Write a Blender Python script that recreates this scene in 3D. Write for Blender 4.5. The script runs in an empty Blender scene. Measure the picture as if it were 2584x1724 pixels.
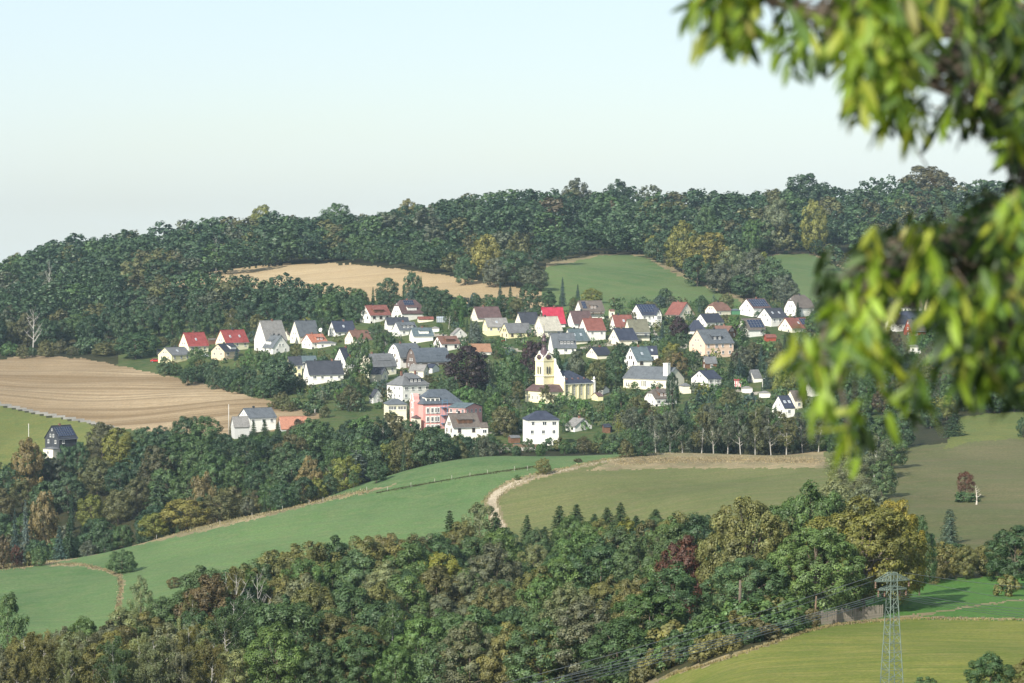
import bpy, math, random
import numpy as np
from mathutils import Vector, Matrix

random.seed(7)
RNG = np.random.default_rng(7)
HAZE = 0.000045
S = bpy.context.scene
COL = S.collection
F, CU, CV = 7327.0, 1292.0, 862.0          # focal length and centre in pixels of the 2584 px photograph
CAMZ, PITCH = 120.0, math.atan(262.0 / 7327.0)
CP, SP = math.cos(PITCH), math.sin(PITCH)

# ------------------------------------------------------------------ camera
cam_d = bpy.data.cameras.new('camera')
cam = bpy.data.objects.new('camera', cam_d)
COL.objects.link(cam)
cam.location = (0, 0, CAMZ)
cam.rotation_euler = (math.pi / 2 - PITCH, 0, 0)
cam_d.sensor_width = 36.0
cam_d.lens = 36.0 * F / 2584.0
cam_d.clip_start = 0.1
cam_d.clip_end = 20000
cam_d.dof.use_dof = True
cam_d.dof.focus_distance = 800
cam_d.dof.aperture_fstop = 4.8
S.camera = cam

# ------------------------------------------------------------------ world, sun, exposure
SUN_EL, SUN_AZ = math.radians(35), math.radians(-148)      # azimuth from +Y, clockwise positive
w = bpy.data.worlds.new('World'); S.world = w; w.use_nodes = True
nt = w.node_tree; nt.nodes.clear()
sky = nt.nodes.new('ShaderNodeTexSky'); sky.sky_type = 'NISHITA'; sky.sun_disc = False
sky.sun_elevation = SUN_EL; sky.sun_rotation = SUN_AZ
sky.altitude = 300; sky.air_density = 1.0; sky.dust_density = 1.1; sky.ozone_density = 1.2
bg = nt.nodes.new('ShaderNodeBackground'); bg.inputs[1].default_value = 0.094
wo = nt.nodes.new('ShaderNodeOutputWorld')
tc = nt.nodes.new('ShaderNodeTexCoord'); sx = nt.nodes.new('ShaderNodeSeparateXYZ'); mxz = nt.nodes.new('ShaderNodeMath'); mxz.operation = 'MAXIMUM'
mxz.inputs[1].default_value = .012; cb = nt.nodes.new('ShaderNodeCombineXYZ')
nt.links.new(tc.outputs['Generated'], sx.inputs[0]); nt.links.new(sx.outputs[0], cb.inputs[0]); nt.links.new(sx.outputs[1], cb.inputs[1])
nt.links.new(sx.outputs[2], mxz.inputs[0]); nt.links.new(mxz.outputs[0], cb.inputs[2]); nt.links.new(cb.outputs[0], sky.inputs[0])
veil = nt.nodes.new('ShaderNodeMix'); veil.data_type = 'RGBA'; veil.inputs[0].default_value = .5; veil.inputs[7].default_value = (5.6, 6.55, 7.15, 1)   # thin high veil over the whole sky
cm_ = nt.nodes.new('ShaderNodeMapping'); cm_.inputs['Scale'].default_value = (1.6, 1.6, 9.0); cn_ = nt.nodes.new('ShaderNodeTexNoise'); cn_.inputs['Scale'].default_value = 1.7; cn_.inputs['Detail'].default_value = 5
cr_ = nt.nodes.new('ShaderNodeMapRange'); cr_.inputs[1].default_value = .3; cr_.inputs[2].default_value = .7; cr_.inputs[3].default_value = .36; cr_.inputs[4].default_value = .64
nt.links.new(tc.outputs['Generated'], cm_.inputs[0]); nt.links.new(cm_.outputs[0], cn_.inputs[0]); nt.links.new(cn_.outputs[0], cr_.inputs[0]); nt.links.new(cr_.outputs[0], veil.inputs[0])
nt.links.new(sky.outputs[0], veil.inputs[6]); nt.links.new(veil.outputs[2], bg.inputs[0]); nt.links.new(bg.outputs[0], wo.inputs[0])
sd = bpy.data.lights.new('sun', 'SUN'); sd.energy = 4.9; sd.angle = math.radians(0.5); sd.color = (1.0, 0.94, 0.83)
sun = bpy.data.objects.new('sun', sd); COL.objects.link(sun)
sv = Vector((math.sin(SUN_AZ) * math.cos(SUN_EL), math.cos(SUN_AZ) * math.cos(SUN_EL), math.sin(SUN_EL)))
sun.rotation_euler = sv.to_track_quat('Z', 'Y').to_euler(); sun.location = (0, 0, 400)
vs = S.view_settings
vs.view_transform = 'Standard'; vs.look = 'None'; vs.exposure = 0.66; vs.gamma = 1.0; vs.use_curve_mapping = False
S.cycles.max_bounces = 6; S.cycles.volume_bounces = 0; S.cycles.transparent_max_bounces = 6
S.cycles.diffuse_bounces = 3; S.cycles.transmission_bounces = 3; S.cycles.glossy_bounces = 2

# ------------------------------------------------------------------ object helpers
def tag(o, label=None, cat=None, group=None, kind=None):
    if label: o['label'] = label
    if cat: o['category'] = cat
    if group: o['group'] = group
    if kind: o['kind'] = kind
    return o

def link(name, data, parent=None, mat=None):
    o = bpy.data.objects.new(name, data)
    COL.objects.link(o)
    if parent: o.parent = parent
    if mat is not None and data is not None and len(data.materials) == 0: data.materials.append(mat)
    return o

def empty(name, loc=(0, 0, 0), rz=0.0):
    o = bpy.data.objects.new(name, None); COL.objects.link(o)
    o.location = loc; o.rotation_euler = (0, 0, rz); o.empty_display_size = 0.5
    return o

def np_mesh(name, V, Fq, mats=(), smooth=False):
    """V (n,3), Fq (m,4) or (m,3) int arrays."""
    me = bpy.data.meshes.new(name)
    V = np.asarray(V, np.float32); Fq = np.asarray(Fq, np.int32)
    k = Fq.shape[1]
    me.vertices.add(len(V)); me.vertices.foreach_set('co', V.ravel())
    me.loops.add(Fq.size); me.loops.foreach_set('vertex_index', Fq.ravel())
    me.polygons.add(len(Fq)); me.polygons.foreach_set('loop_start', np.arange(0, Fq.size, k, dtype=np.int32))
    me.polygons.foreach_set('loop_total', np.full(len(Fq), k, np.int32))
    if smooth: me.polygons.foreach_set('use_smooth', np.ones(len(Fq), bool))
    me.update(calc_edges=True)
    for m in mats: me.materials.append(m)
    return me

class MB:
    """collects polygons into ONE mesh"""
    def __init__(s): s.v = []; s.f = []; s.sm = []
    def poly(s, pts, sm=False):
        b = len(s.v); s.v += [tuple(p) for p in pts]; s.f.append(tuple(range(b, b + len(pts)))); s.sm.append(sm); return s
    def solid(s, verts, faces, sm=False):
        b = len(s.v); s.v += [tuple(p) for p in verts]
        for f in faces: s.f.append(tuple(b + i for i in f)); s.sm.append(sm)
        return s
    def box(s, x0, x1, y0, y1, z0, z1):
        v = [(x0,y0,z0),(x1,y0,z0),(x1,y1,z0),(x0,y1,z0),(x0,y0,z1),(x1,y0,z1),(x1,y1,z1),(x0,y1,z1)]
        return s.solid(v, [(0,3,2,1),(4,5,6,7),(0,1,5,4),(1,2,6,5),(2,3,7,6),(3,0,4,7)])
    def tube(s, pts, radii, n=6, cap=True):
        pts = [Vector(p) for p in pts]; rings = []
        for i, p in enumerate(pts):
            t = (pts[min(i+1, len(pts)-1)] - pts[max(i-1, 0)])
            t = t.normalized() if t.length > 1e-9 else Vector((0,0,1))
            a = t.cross(Vector((0.0, 0.3, 1.0)) if abs(t.z) < .95 else Vector((1, 0, 0))).normalized(); b = t.cross(a)
            r = radii[i] if hasattr(radii, '__len__') else radii
            rings.append([p + (a * math.cos(2*math.pi*k/n) + b * math.sin(2*math.pi*k/n)) * r for k in range(n)])
        b0 = len(s.v)
        for R in rings: s.v += [tuple(q) for q in R]
        for i in range(len(rings) - 1):
            for k in range(n):
                k2 = (k + 1) % n
                s.f.append((b0+i*n+k, b0+i*n+k2, b0+(i+1)*n+k2, b0+(i+1)*n+k)); s.sm.append(n > 5)
        if cap:
            s.f.append(tuple(b0 + k for k in reversed(range(n)))); s.sm.append(False)
            s.f.append(tuple(b0+(len(rings)-1)*n + k for k in range(n))); s.sm.append(False)
        return s
    def lathe(s, prof, n=12, cx=0, cy=0, rot=0.0):
        b0 = len(s.v)
        for r, z in prof:
            for k in range(n):
                a = 2*math.pi*(k+.5)/n + rot; s.v.append((cx+r*math.cos(a), cy+r*math.sin(a), z))
        for i in range(len(prof)-1):
            for k in range(n):
                k2 = (k+1) % n
                s.f.append((b0+i*n+k, b0+i*n+k2, b0+(i+1)*n+k2, b0+(i+1)*n+k)); s.sm.append(n > 8)
        s.f.append(tuple(b0 + k for k in reversed(range(n)))); s.sm.append(False)
        s.f.append(tuple(b0+(len(prof)-1)*n + k for k in range(n))); s.sm.append(False)
        return s
    def mesh(s, name, mat=None):
        me = bpy.data.meshes.new(name); me.from_pydata(s.v, [], s.f)
        me.polygons.foreach_set('use_smooth', s.sm); me.update()
        if mat is not None: me.materials.append(mat)
        return me
    def build(s, name, mat, parent=None):
        return link(name, s.mesh(name, mat), parent)

# ------------------------------------------------------------------ materials
MATS = {}
def nodes(name):
    m = bpy.data.materials.new(name); m.use_nodes = True
    t = m.node_tree; t.nodes.clear(); return m, t, t.nodes, t.links
def mixc(N, L, fac, a, b, typ='MIX'):
    x = N.new('ShaderNodeMix'); x.data_type = 'RGBA'; x.blend_type = typ
    for k, v in ((0, fac), (6, a), (7, b)):
        if hasattr(v, 'links') or hasattr(v, 'is_linked'): L.new(v, x.inputs[k])
        else: x.inputs[k].default_value = v if k == 0 else ((*v, 1) if len(v) == 3 else v)
    return x.outputs[2]
def ramp(N, L, src, p0, p1, c0=(0,0,0), c1=(1,1,1)):
    r = N.new('ShaderNodeValToRGB'); r.color_ramp.elements[0].position = p0; r.color_ramp.elements[1].position = p1
    r.color_ramp.elements[0].color = (*c0, 1); r.color_ramp.elements[1].color = (*c1, 1)
    L.new(src, r.inputs[0]); return r.outputs[0]
def coords(N, L, scale=(1,1,1), rot=(0,0,0), kind='Object'):
    c = N.new('ShaderNodeTexCoord'); mp = N.new('ShaderNodeMapping')
    mp.inputs['Scale'].default_value = scale; mp.inputs['Rotation'].default_value = rot
    if kind == 'World':
        g = N.new('ShaderNodeNewGeometry'); L.new(g.outputs['Position'], mp.inputs[0])
    else: L.new(c.outputs[kind], mp.inputs[0])
    return mp.outputs[0]
def noise(N, L, vec, scale, detail=4, rough=.55, dist=0):
    n = N.new('ShaderNodeTexNoise'); n.inputs['Scale'].default_value = scale; n.inputs['Detail'].default_value = detail
    n.inputs['Roughness'].default_value = rough; n.inputs['Distortion'].default_value = dist; L.new(vec, n.inputs[0]); return n.outputs[0]
def finish(m, t, N, L, col, rough=.8, spec=.3, bump=None, bstr=.3, bdist=.05, metal=0):
    p = N.new('ShaderNodeBsdfPrincipled'); o = N.new('ShaderNodeOutputMaterial')
    if hasattr(col, 'is_linked'): L.new(col, p.inputs['Base Color'])
    else: p.inputs['Base Color'].default_value = (*col, 1)
    p.inputs['Roughness'].default_value = rough; p.inputs['Specular IOR Level'].default_value = spec; p.inputs['Metallic'].default_value = metal
    if bump is not None:
        b = N.new('ShaderNodeBump'); b.inputs['Strength'].default_value = bstr; b.inputs['Distance'].default_value = bdist
        L.new(bump, b.inputs['Height']); L.new(b.outputs[0], p.inputs['Normal'])
    L.new(p.outputs[0], o.inputs[0]); return m

def paint(name, c, rough=.8, var=.12, scale=1.2, spec=.25, metal=0):
    """plaster, paint or stone with weathering"""
    if name in MATS: return MATS[name]
    m, t, N, L = nodes(name)
    v = coords(N, L)
    n1 = noise(N, L, v, scale, 5, .6); n2 = noise(N, L, v, scale*9, 3, .6)
    lo = tuple(x*(1-var*1.6) for x in c); hi = tuple(min(.9, x*(1+var)) for x in c)
    a = mixc(N, L, ramp(N, L, n1, .3, .7), lo, hi)
    a = mixc(N, L, .35, a, mixc(N, L, n2, lo, hi))
    MATS[name] = finish(m, t, N, L, a, rough, spec, n2, .25, .02, metal); return m

def roofmat(name, c, var=.25, gloss=.62):
    """tile or slate courses running along the slope"""
    if name in MATS: return MATS[name]
    m, t, N, L = nodes(name)
    v = coords(N, L)
    br = N.new('ShaderNodeTexBrick'); br.inputs['Scale'].default_value = 1.0
    br.inputs['Brick Width'].default_value = .42; br.inputs['Row Height'].default_value = .33; br.inputs['Mortar Size'].default_value = .02
    br.inputs['Color1'].default_value = (*[x*(1+var) for x in c], 1); br.inputs['Color2'].default_value = (*[x*(1-var) for x in c], 1)
    br.inputs['Mortar'].default_value = (*[x*.45 for x in c], 1)
    cz = N.new('ShaderNodeSeparateXYZ'); L.new(v, cz.inputs[0])
    cx = N.new('ShaderNodeCombineXYZ')
    ad = N.new('ShaderNodeMath'); ad.operation = 'ADD'; L.new(cz.outputs[0], ad.inputs[0]); ad.inputs[1].default_value = 0
    L.new(ad.outputs[0], cx.inputs[0]); L.new(cz.outputs[2], cx.inputs[1]); L.new(cx.outputs[0], br.inputs[0])
    n1 = noise(N, L, v, .55, 5, .65); n2 = noise(N, L, v, 4.0, 3, .6)
    a = mixc(N, L, ramp(N, L, n1, .35, .72), br.outputs[0], tuple(min(.8, x*1.25+.015) for x in c))
    a = mixc(N, L, ramp(N, L, n2, .5, .8), a, tuple(x*.7 for x in c))
    MATS[name] = finish(m, t, N, L, a, gloss, .35, br.outputs[1], .4, .02); return m

def foliage(name='foliage', attr=False, trans=.20, sat=1.0, leafvar=.24, flat=None, warmk=1.0):
    if name in MATS: return MATS[name]
    m, t, N, L = nodes(name)
    if flat: 
        r = N.new('ShaderNodeRGB'); r.outputs[0].default_value = (*flat, 1); base = r.outputs[0]
    elif attr:
        a = N.new('ShaderNodeAttribute'); a.attribute_name = 'tint'; base = a.outputs['Color']
    else:
        oi = N.new('ShaderNodeObjectInfo'); base = oi.outputs['Color']
    g = N.new('ShaderNodeNewGeometry')
    rnd = g.outputs['Random Per Island']
    mr = N.new('ShaderNodeMapRange'); mr.inputs[3].default_value = 1-leafvar; mr.inputs[4].default_value = 1+leafvar; L.new(rnd, mr.inputs[0])
    v = coords(N, L, kind='World')
    n1 = noise(N, L, v, .28, 3, .5)
    mr2 = N.new('ShaderNodeMapRange'); mr2.inputs[1].default_value = .3; mr2.inputs[2].default_value = .7
    mr2.inputs[3].default_value = .68; mr2.inputs[4].default_value = 1.32; L.new(n1, mr2.inputs[0])
    mu = N.new('ShaderNodeMath'); mu.operation = 'MULTIPLY'; L.new(mr.outputs[0], mu.inputs[0]); L.new(mr2.outputs[0], mu.inputs[1])
    sc = N.new('ShaderNodeVectorMath'); sc.operation = 'SCALE'; L.new(base, sc.inputs[0]); L.new(mu.outputs[0], sc.inputs['Scale'])
    # some leaves lean to yellow-brown
    n3 = noise(N, L, v, .9, 2, .5)
    warm = mixc(N, L, 1.0, sc.outputs[0], (1.22, 1.10, .75), 'MULTIPLY')
    wr_ = N.new('ShaderNodeMath'); wr_.operation = 'MULTIPLY'; wr_.inputs[1].default_value = warmk; L.new(ramp(N, L, n3, .48, .75), wr_.inputs[0])
    colr = mixc(N, L, wr_.outputs[0], sc.outputs[0], warm)
    d = N.new('ShaderNodeBsdfDiffuse'); tr = N.new('ShaderNodeBsdfTranslucent'); mx = N.new('ShaderNodeMixShader')
    L.new(colr, d.inputs[0])
    tc = mixc(N, L, 1.0, colr, (1.15, 1.25, .55), 'MULTIPLY'); L.new(tc, tr.inputs[0])
    mx.inputs[0].default_value = trans; L.new(d.outputs[0], mx.inputs[1]); L.new(tr.outputs[0], mx.inputs[2])
    o = N.new('ShaderNodeOutputMaterial')
    gl = N.new('ShaderNodeBsdfGlossy'); gl.inputs['Roughness'].default_value = .55; gl.inputs[0].default_value = (.8, .85, .8, 1)
    m2 = N.new('ShaderNodeMixShader'); m2.inputs[0].default_value = .035
    L.new(mx.outputs[0], m2.inputs[1]); L.new(gl.outputs[0], m2.inputs[2]); L.new(m2.outputs[0], o.inputs[0])
    MATS[name] = m; return m

def grassmat(name, c1, c2, c3=None, stripe=None, sc=.02, fine=1.6, bump=.5):
    """c1/c2 patches, c3 flecks, stripe=(angle, scale across, amount, colour)"""
    m, t, N, L = nodes(name)
    v = coords(N, L, kind='World')
    vs_ = coords(N, L, (1.0, .45, 1.0), kind='World')
    n1 = noise(N, L, vs_, sc, 6, .6, .4); n2 = noise(N, L, v, fine, 3, .7); n3 = noise(N, L, v, .22, 5, .7)
    a = mixc(N, L, ramp(N, L, n1, .40, .60), tuple(x*.86 for x in c1), tuple(x*1.08 for x in c2))
    a = mixc(N, L, ramp(N, L, n3, .42, .78), a, c3 or c2)
    if stripe:
        ang, k, amt, col, stretch = stripe
        vv = coords(N, L, (1, 1, 1), (0, 0, ang), kind='World')
        mp = N.new('ShaderNodeMapping'); mp.inputs['Scale'].default_value = (stretch, k, .0); L.new(vv, mp.inputs[0])
        s1 = noise(N, L, mp.outputs[0], 1.0, 5, .75)
        rr = ramp(N, L, s1, .42, .6); mm = N.new('ShaderNodeMath'); mm.operation = 'MULTIPLY'; L.new(rr, mm.inputs[0]); mm.inputs[1].default_value = amt
        a = mixc(N, L, mm.outputs[0], a, col)
        mp2 = N.new('ShaderNodeMapping'); mp2.inputs['Scale'].default_value = (stretch*1.5, k*7, .0); L.new(vv, mp2.inputs[0])
        s2 = noise(N, L, mp2.outputs[0], 1.0, 3, .6)
        mm2 = N.new('ShaderNodeMath'); mm2.operation = 'MULTIPLY'; L.new(ramp(N, L, s2, .45, .62), mm2.inputs[0]); mm2.inputs[1].default_value = amt*.6
        a = mixc(N, L, mm2.outputs[0], a, tuple(x*.72 for x in col))
    dk = mixc(N, L, 1.0, a, (.62, .64, .6), 'MULTIPLY')
    a = mixc(N, L, ramp(N, L, n2, .35, .68), dk, a)
    return finish(m, t, N, L, a, .95, .1, n2, bump, .25)
# ------------------------------------------------------------------ terrain: a height field
KU = np.array([-700, 0, 650, 1292, 1940, 2584, 3284.])
KD = np.array([250, 300, 350, 400, 440, 480, 560, 640, 700, 760, 800, 830, 860, 900, 950, 1000, 1050, 1100, 1180, 1260, 1330, 1400, 1450, 1500, 1600, 1700, 1800, 1900.])
KV = np.array([
 [2020,1930,1870,1820,1780,1745,1665,1580,1515,1440,1425,1445,1450,1410,1330,1225,1140,1075, 985, 925, 885, 845, 800, 770, 738, 722, 710, 700],
 [2000,1920,1860,1800,1770,1740,1660,1575,1510,1445,1425,1440,1445,1405,1325,1225,1140,1078, 985, 925, 885, 845, 800, 770, 735, 716, 702, 692],
 [2000,1920,1850,1790,1750,1710,1610,1500,1420,1345,1298,1300,1312,1255,1170,1095,1050,1012, 960, 890, 838, 795, 760, 725, 690, 660, 634, 616],
 [2000,1920,1850,1790,1745,1700,1590,1460,1350,1240,1172,1146,1160,1150,1108,1060,1020, 968, 892, 822, 775, 735, 705, 675, 640, 605, 570, 548],
 [1800,1705,1620,1570,1550,1510,1400,1305,1240,1190,1160,1148,1150,1125,1075,1032, 992, 952, 885, 820, 775, 740, 710, 680, 640, 602, 570, 545],
 [1800,1690,1605,1545,1500,1450,1360,1270,1210,1150,1110,1085,1062,1035,1000, 970, 945, 918, 868, 818, 778, 742, 715, 690, 640, 595, 550, 520],
 [1800,1690,1605,1545,1490,1440,1350,1260,1200,1140,1100,1075,1050,1020, 990, 960, 935, 910, 860, 812, 775, 740, 710, 680, 630, 585, 540, 510]], float)

def pchip(x, y, xi):
    h = np.diff(x); dl = np.diff(y)/h; n = len(x); m = np.zeros(n)
    for i in range(1, n-1):
        if dl[i-1]*dl[i] > 0:
            w1 = 2*h[i]+h[i-1]; w2 = h[i]+2*h[i-1]; m[i] = (w1+w2)/(w1/dl[i-1]+w2/dl[i])
    m[0] = dl[0]; m[-1] = dl[-1]
    k = np.clip(np.searchsorted(x, xi)-1, 0, n-2); t = (xi-x[k])/h[k]
    return ((2*t**3-3*t**2+1)*y[k] + (t**3-2*t**2+t)*h[k]*m[k] + (-2*t**3+3*t**2)*y[k+1] + (t**3-t**2)*h[k]*m[k+1])

TY = np.arange(0, 2404, 4.0); TU = np.arange(-700, 3285, 8.0)
def _tab():
    cols = []
    for k in range(len(KU)):
        y = TY[(TY >= 250) & (TY <= 1900)]
        v = pchip(KD, KV[k], y)
        tt = (v-CV)/F; h = CAMZ + y*(-SP-tt*CP)/(CP-tt*SP)
        yn = np.array([0, 10, 20, 60, 120, 180, 250.]); hn = np.array([118.4, 117.3, 115.7, 108.6, 97.5, 87.0, h[0]])
        ynear = TY[TY < 250]; hnear = pchip(yn, hn, ynear)
        yf = TY[TY > 1900]; hf = h[-1] - (yf-1900)*.05
        cols.append(np.concatenate([hnear, h, hf]))
    C = np.array(cols)                                  # (7, ny)
    out = np.empty((len(TU), len(TY)))
    for j in range(len(TY)): out[:, j] = pchip(KU, C[:, j], TU)
    # smooth a little along y so the knots do not read as terraces
    for _ in range(3):
        o = out.copy(); o[:, 1:-1] = .25*out[:, :-2]+.5*out[:, 1:-1]+.25*out[:, 2:]; out = o
    return out
TAB = _tab()

def ground(x, y):
    x = np.asarray(x, float); y = np.asarray(y, float)
    yy = np.maximum(y, 4.0)
    U = np.clip(CU + F*x/yy, TU[0], TU[-1]-.01); U = np.where(y < 40, np.clip(U, -200, 2800), U)
    a = (U-TU[0])/8.0; b = np.clip(y/4.0, 0, len(TY)-1.001)
    i = a.astype(int); j = b.astype(int); fa = a-i; fb = b-j
    i = np.clip(i, 0, len(TU)-2)
    h = (TAB[i, j]*(1-fa)*(1-fb)+TAB[i+1, j]*fa*(1-fb)+TAB[i, j+1]*(1-fa)*fb+TAB[i+1, j+1]*fa*fb)
    return h + (.35*np.sin(x*.09+y*.05)+.25*np.sin(x*.05-y*.11+2))*np.clip(y/300., 0, 1)

def project(x, y, z):
    zc = y*CP-(z-CAMZ)*SP; yc = y*SP+(z-CAMZ)*CP
    return CU+F*x/zc, CV-F*yc/zc

def pix(u, v, y):
    """world point seen at pixel u, v and lying y metres out"""
    t = (v-CV)/F; k = y/(CP-t*SP)
    return np.array([k*(u-CU)/F, y, CAMZ+k*(-SP-t*CP)])

def at(u, y):
    """ground point in the direction of pixel column u, y metres out"""
    x = y*(u-CU)/F
    for _ in range(2):
        z = float(ground(x, y)); zc = y*CP-(z-CAMZ)*SP; x = (u-CU)*zc/F
    return np.array([x, y, float(ground(x, y))])

_ys = np.arange(200, 2300, 1.5)
def cast(u, v, y0=0, y1=9e9):
    t = (v-CV)/F; k = _ys/(CP-t*SP)
    x = k*(u-CU)/F; z = CAMZ+k*(-SP-t*CP)
    hit = (ground(x, _ys) >= z) & (_ys >= y0) & (_ys <= y1)
    if not hit.any(): return None
    i = int(np.argmax(hit)); return np.array([x[i], _ys[i], z[i]])

# ---- the mesh grid
rows = np.concatenate([np.array([-60, -20., 0, 8]), np.arange(16, 250, 12.), np.arange(250, 1000, 2.5), np.arange(1000, 1600, 4.2), np.arange(1600, 2000, 14.), np.array([2040, 2100, 2200, 2300, 2400, 2600, 2800])])
cols = np.concatenate([np.array([-3400, -2400, -1600, -1000, -700, -500, -350, -240, -160, -100, -60, -30]), np.arange(-10, 2600, 5.4), np.array([2620, 2650, 2700, 2760, 2850, 3000, 3200, 3500, 4200, 5000, 6000.])])
UU, YY = np.meshgrid(cols, rows)
YW = np.maximum(YY, 30.0)
XX = (UU-CU)/F*YW * np.where(YY < 30, 1.0, 1.0)
XX = np.where(YY < 120, XX*(1+ (120-np.maximum(YY, 0))/120.*10*np.abs((UU-CU)/4000.)), XX)
ZZ = ground(XX, np.maximum(YY, 0))
far = YY > 2400
ZZ = np.where(far, ground(XX*2400/np.maximum(YY, 2400), np.full_like(YY, 2399.))-(YY-2400)*.02, ZZ)
GV = np.stack([XX, YY, ZZ], -1).reshape(-1, 3)
nr, nc = UU.shape
ii = np.arange(nr*nc).reshape(nr, nc)
GF = np.stack([ii[:-1, :-1], ii[:-1, 1:], ii[1:, 1:], ii[1:, :-1]], -1).reshape(-1, 4)
cen = GV[GF].mean(1)
pu, pv = project(cen[:, 0], np.maximum(cen[:, 1], 1), cen[:, 2])
py_ = cen[:, 1]
# wander the borders a little
def wob(a, b, s): return np.sin(a*.11+s)+.6*np.sin(a*.31+b*.2+s*2)+.5*np.sin(a*.71-b*.43+s*3)
pu2 = pu + 2.2*wob(pv, pu, 1.0); pv2 = pv + 1.3*wob(pu, pv, 4.0)

def inpoly(poly, X, Y):
    c = np.zeros(X.shape, bool); n = len(poly); j = n-1
    for i in range(n):
        xi, yi = poly[i]; xj, yj = poly[j]
        if yi != yj: c ^= ((yi > Y) != (yj > Y)) & (X < (xj-xi)*(Y-yi)/(yj-yi)+xi)
        j = i
    return c
def near_line(pts, wid, X, Y):
    """distance to a polyline whose half width changes along it; image pixels, y counted double"""
    best = np.full(X.shape, 9.0)
    for k in range(len(pts)-1):
        (x0, y0), (x1, y1) = pts[k], pts[k+1]; w0, w1 = wid[k], wid[k+1]
        dx, dy = x1-x0, y1-y0; t = np.clip(((X-x0)*dx+(Y-y0)*dy)/(dx*dx+dy*dy), 0, 1)
        dd = np.hypot(X-(x0+t*dx), (Y-(y0+t*dy)))/(w0+(w1-w0)*t); best = np.minimum(best, dd)
    return best

GROUND_ID = np.zeros(len(GF), int)
PATHL = [(1262,1330),(1249,1300),(1240,1272),(1246,1255),(1262,1239),(1290,1223),(1322,1211),(1358,1201),(1401,1191),(1457,1178),(1497,1168),(1537,1162),(1577,1155),(1628,1147),(1700,1142)]
PATHW = [13,12,11,9,8,6.5,5.2,4.0,3.2,2.8,2.6,2.4,2.2,2,2]
regs = []
def reg(name, poly, y0, y1, mat, mask=None):
    sel = (py_ > y0) & (py_ < y1)
    if poly is not None: sel &= inpoly(poly, pu2, pv2)
    if mask is not None: sel &= mask
    regs.append((name, mat)); GROUND_ID[sel] = len(regs)-1

M_floor = grassmat('woodland_floor', (.028,.036,.014), (.05,.05,.02), (.06,.05,.028))
M_lawn = grassmat('garden_grass', (.055,.10,.03), (.08,.11,.035), (.13,.12,.06), sc=.06)
M_green = grassmat('meadow_green', (.080,.162,.054), (.118,.196,.068), (.17,.20,.09), (.35, .13, .55, (.125,.185,.08), .010))
M_green2 = grassmat('field_green', (.070,.155,.05), (.108,.172,.06), (.15,.165,.07), (.9, .12, .6, (.135,.17,.075), .01))
M_vivid = grassmat('strip_green', (.05,.16,.03), (.07,.17,.035), (.10,.16,.04), (.3, .09, .3, (.09,.17,.04), .02))
M_olive = grassmat('meadow_olive', (.135,.15,.055), (.16,.165,.065), (.19,.17,.085), (-.15, .14, .5, (.12,.155,.05), .02))
M_brown = grassmat('meadow_brown', (.12,.125,.052), (.145,.13,.065), (.17,.14,.08), (.2, .12, .5, (.10,.13,.045), .02))
M_yellow = grassmat('meadow_yellow', (.165,.20,.035), (.23,.225,.05), (.27,.235,.08), (.2, .30, .7, (.12,.165,.03), .05), sc=.05, fine=2.2)
M_dry = grassmat('dry_grass', (.25,.20,.12), (.33,.255,.155), (.19,.19,.09), sc=.09)
M_stub = grassmat('stubble', (.38,.29,.185), (.46,.355,.23), (.36,.26,.16), (math.radians(20), .035, .95, (.24,.165,.09), .0016), sc=.012)
M_stub2 = grassmat('stubble_upper', (.44,.33,.19), (.50,.38,.23), (.46,.34,.2), (math.radians(18), .06, .5, (.36,.26,.15), .003), sc=.012)
M_gyel = grassmat('pasture', (.13,.15,.04), (.16,.165,.05), (.10,.15,.045))
M_path = grassmat('gravel', (.40,.33,.24), (.48,.40,.30), (.36,.29,.2), sc=.12, bump=.3)
M_track = grassmat('asphalt_track', (.24,.23,.21), (.30,.28,.25), None, sc=.1, bump=.2)

regs.append(('ground', M_floor)); 
GROUND_ID[:] = 0
# village gardens
vm = (py_ > 925) & (py_ < 1345)
reg('garden_ground', [(300,1200),(300,830),(700,800),(900,760),(1330,772),(1870,765),(2100,740),(2900,700),(2900,1060),(2200,1140),(1500,1130),(1000,1150)], 915, 1400, M_lawn)
M_lane = grassmat('lane', (.34,.31,.27), (.42,.38,.33), (.30,.27,.2), sc=.15, bump=.2)
for LN_ in ([cx0 for cx0 in [(930,838),(950,850),(975,862),(985,880)]], [(1262,873),(1285,880),(1310,885)], [(1640,830),(1655,845),(1668,862)], [(1470,880),(1500,872),(1560,868),(1600,872)], [(870,905),(920,925),(960,942)], [(1180,1098),(1260,1092),(1330,1085)], [(1700,880),(1760,868),(1850,866)], [(1850,985),(1900,992),(1990,998)], [(1080,842),(1130,850),(1180,862)]):
    reg('village_lane', None, 900, 1345, M_lane, near_line(LN_, [3.4]*len(LN_), pu2, pv2) < 1)
reg('stubble_field', [(-3400,870),(-400,880),(0,908),(60,897),(150,900),(230,908),(300,922),(420,950),(560,975),(640,1003),(720,1020),(812,1042),(800,1060),(700,1085),(600,1100),(400,1092),(250,1075),(215,1063),(110,1044),(0,1019),(-400,975),(-3400,970)], 990, 1420, M_stub)
reg('pasture', [(-3400,975),(-400,982),(0,1025),(110,1050),(215,1067),(260,1080),(240,1130),(0,1210),(-3400,1300)], 960, 1260, M_gyel)
reg('farm_track', None, 1000, 1300, M_track, near_line([(-600,958),(-400,977),(0,1019),(110,1044),(215,1063),(300,1082)], [3.6]*6, pu, pv) < 1)
reg('upper_stubble_field', [(380,712),(430,698),(560,683),(632,674),(730,666),(820,664),(900,668),(1030,681),(1200,706),(1270,720),(1375,738),(1385,792),(1250,775),(1180,768),(1100,765),(900,760),(850,745),(700,730),(430,726)], 1300, 1720, M_stub2)
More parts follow.
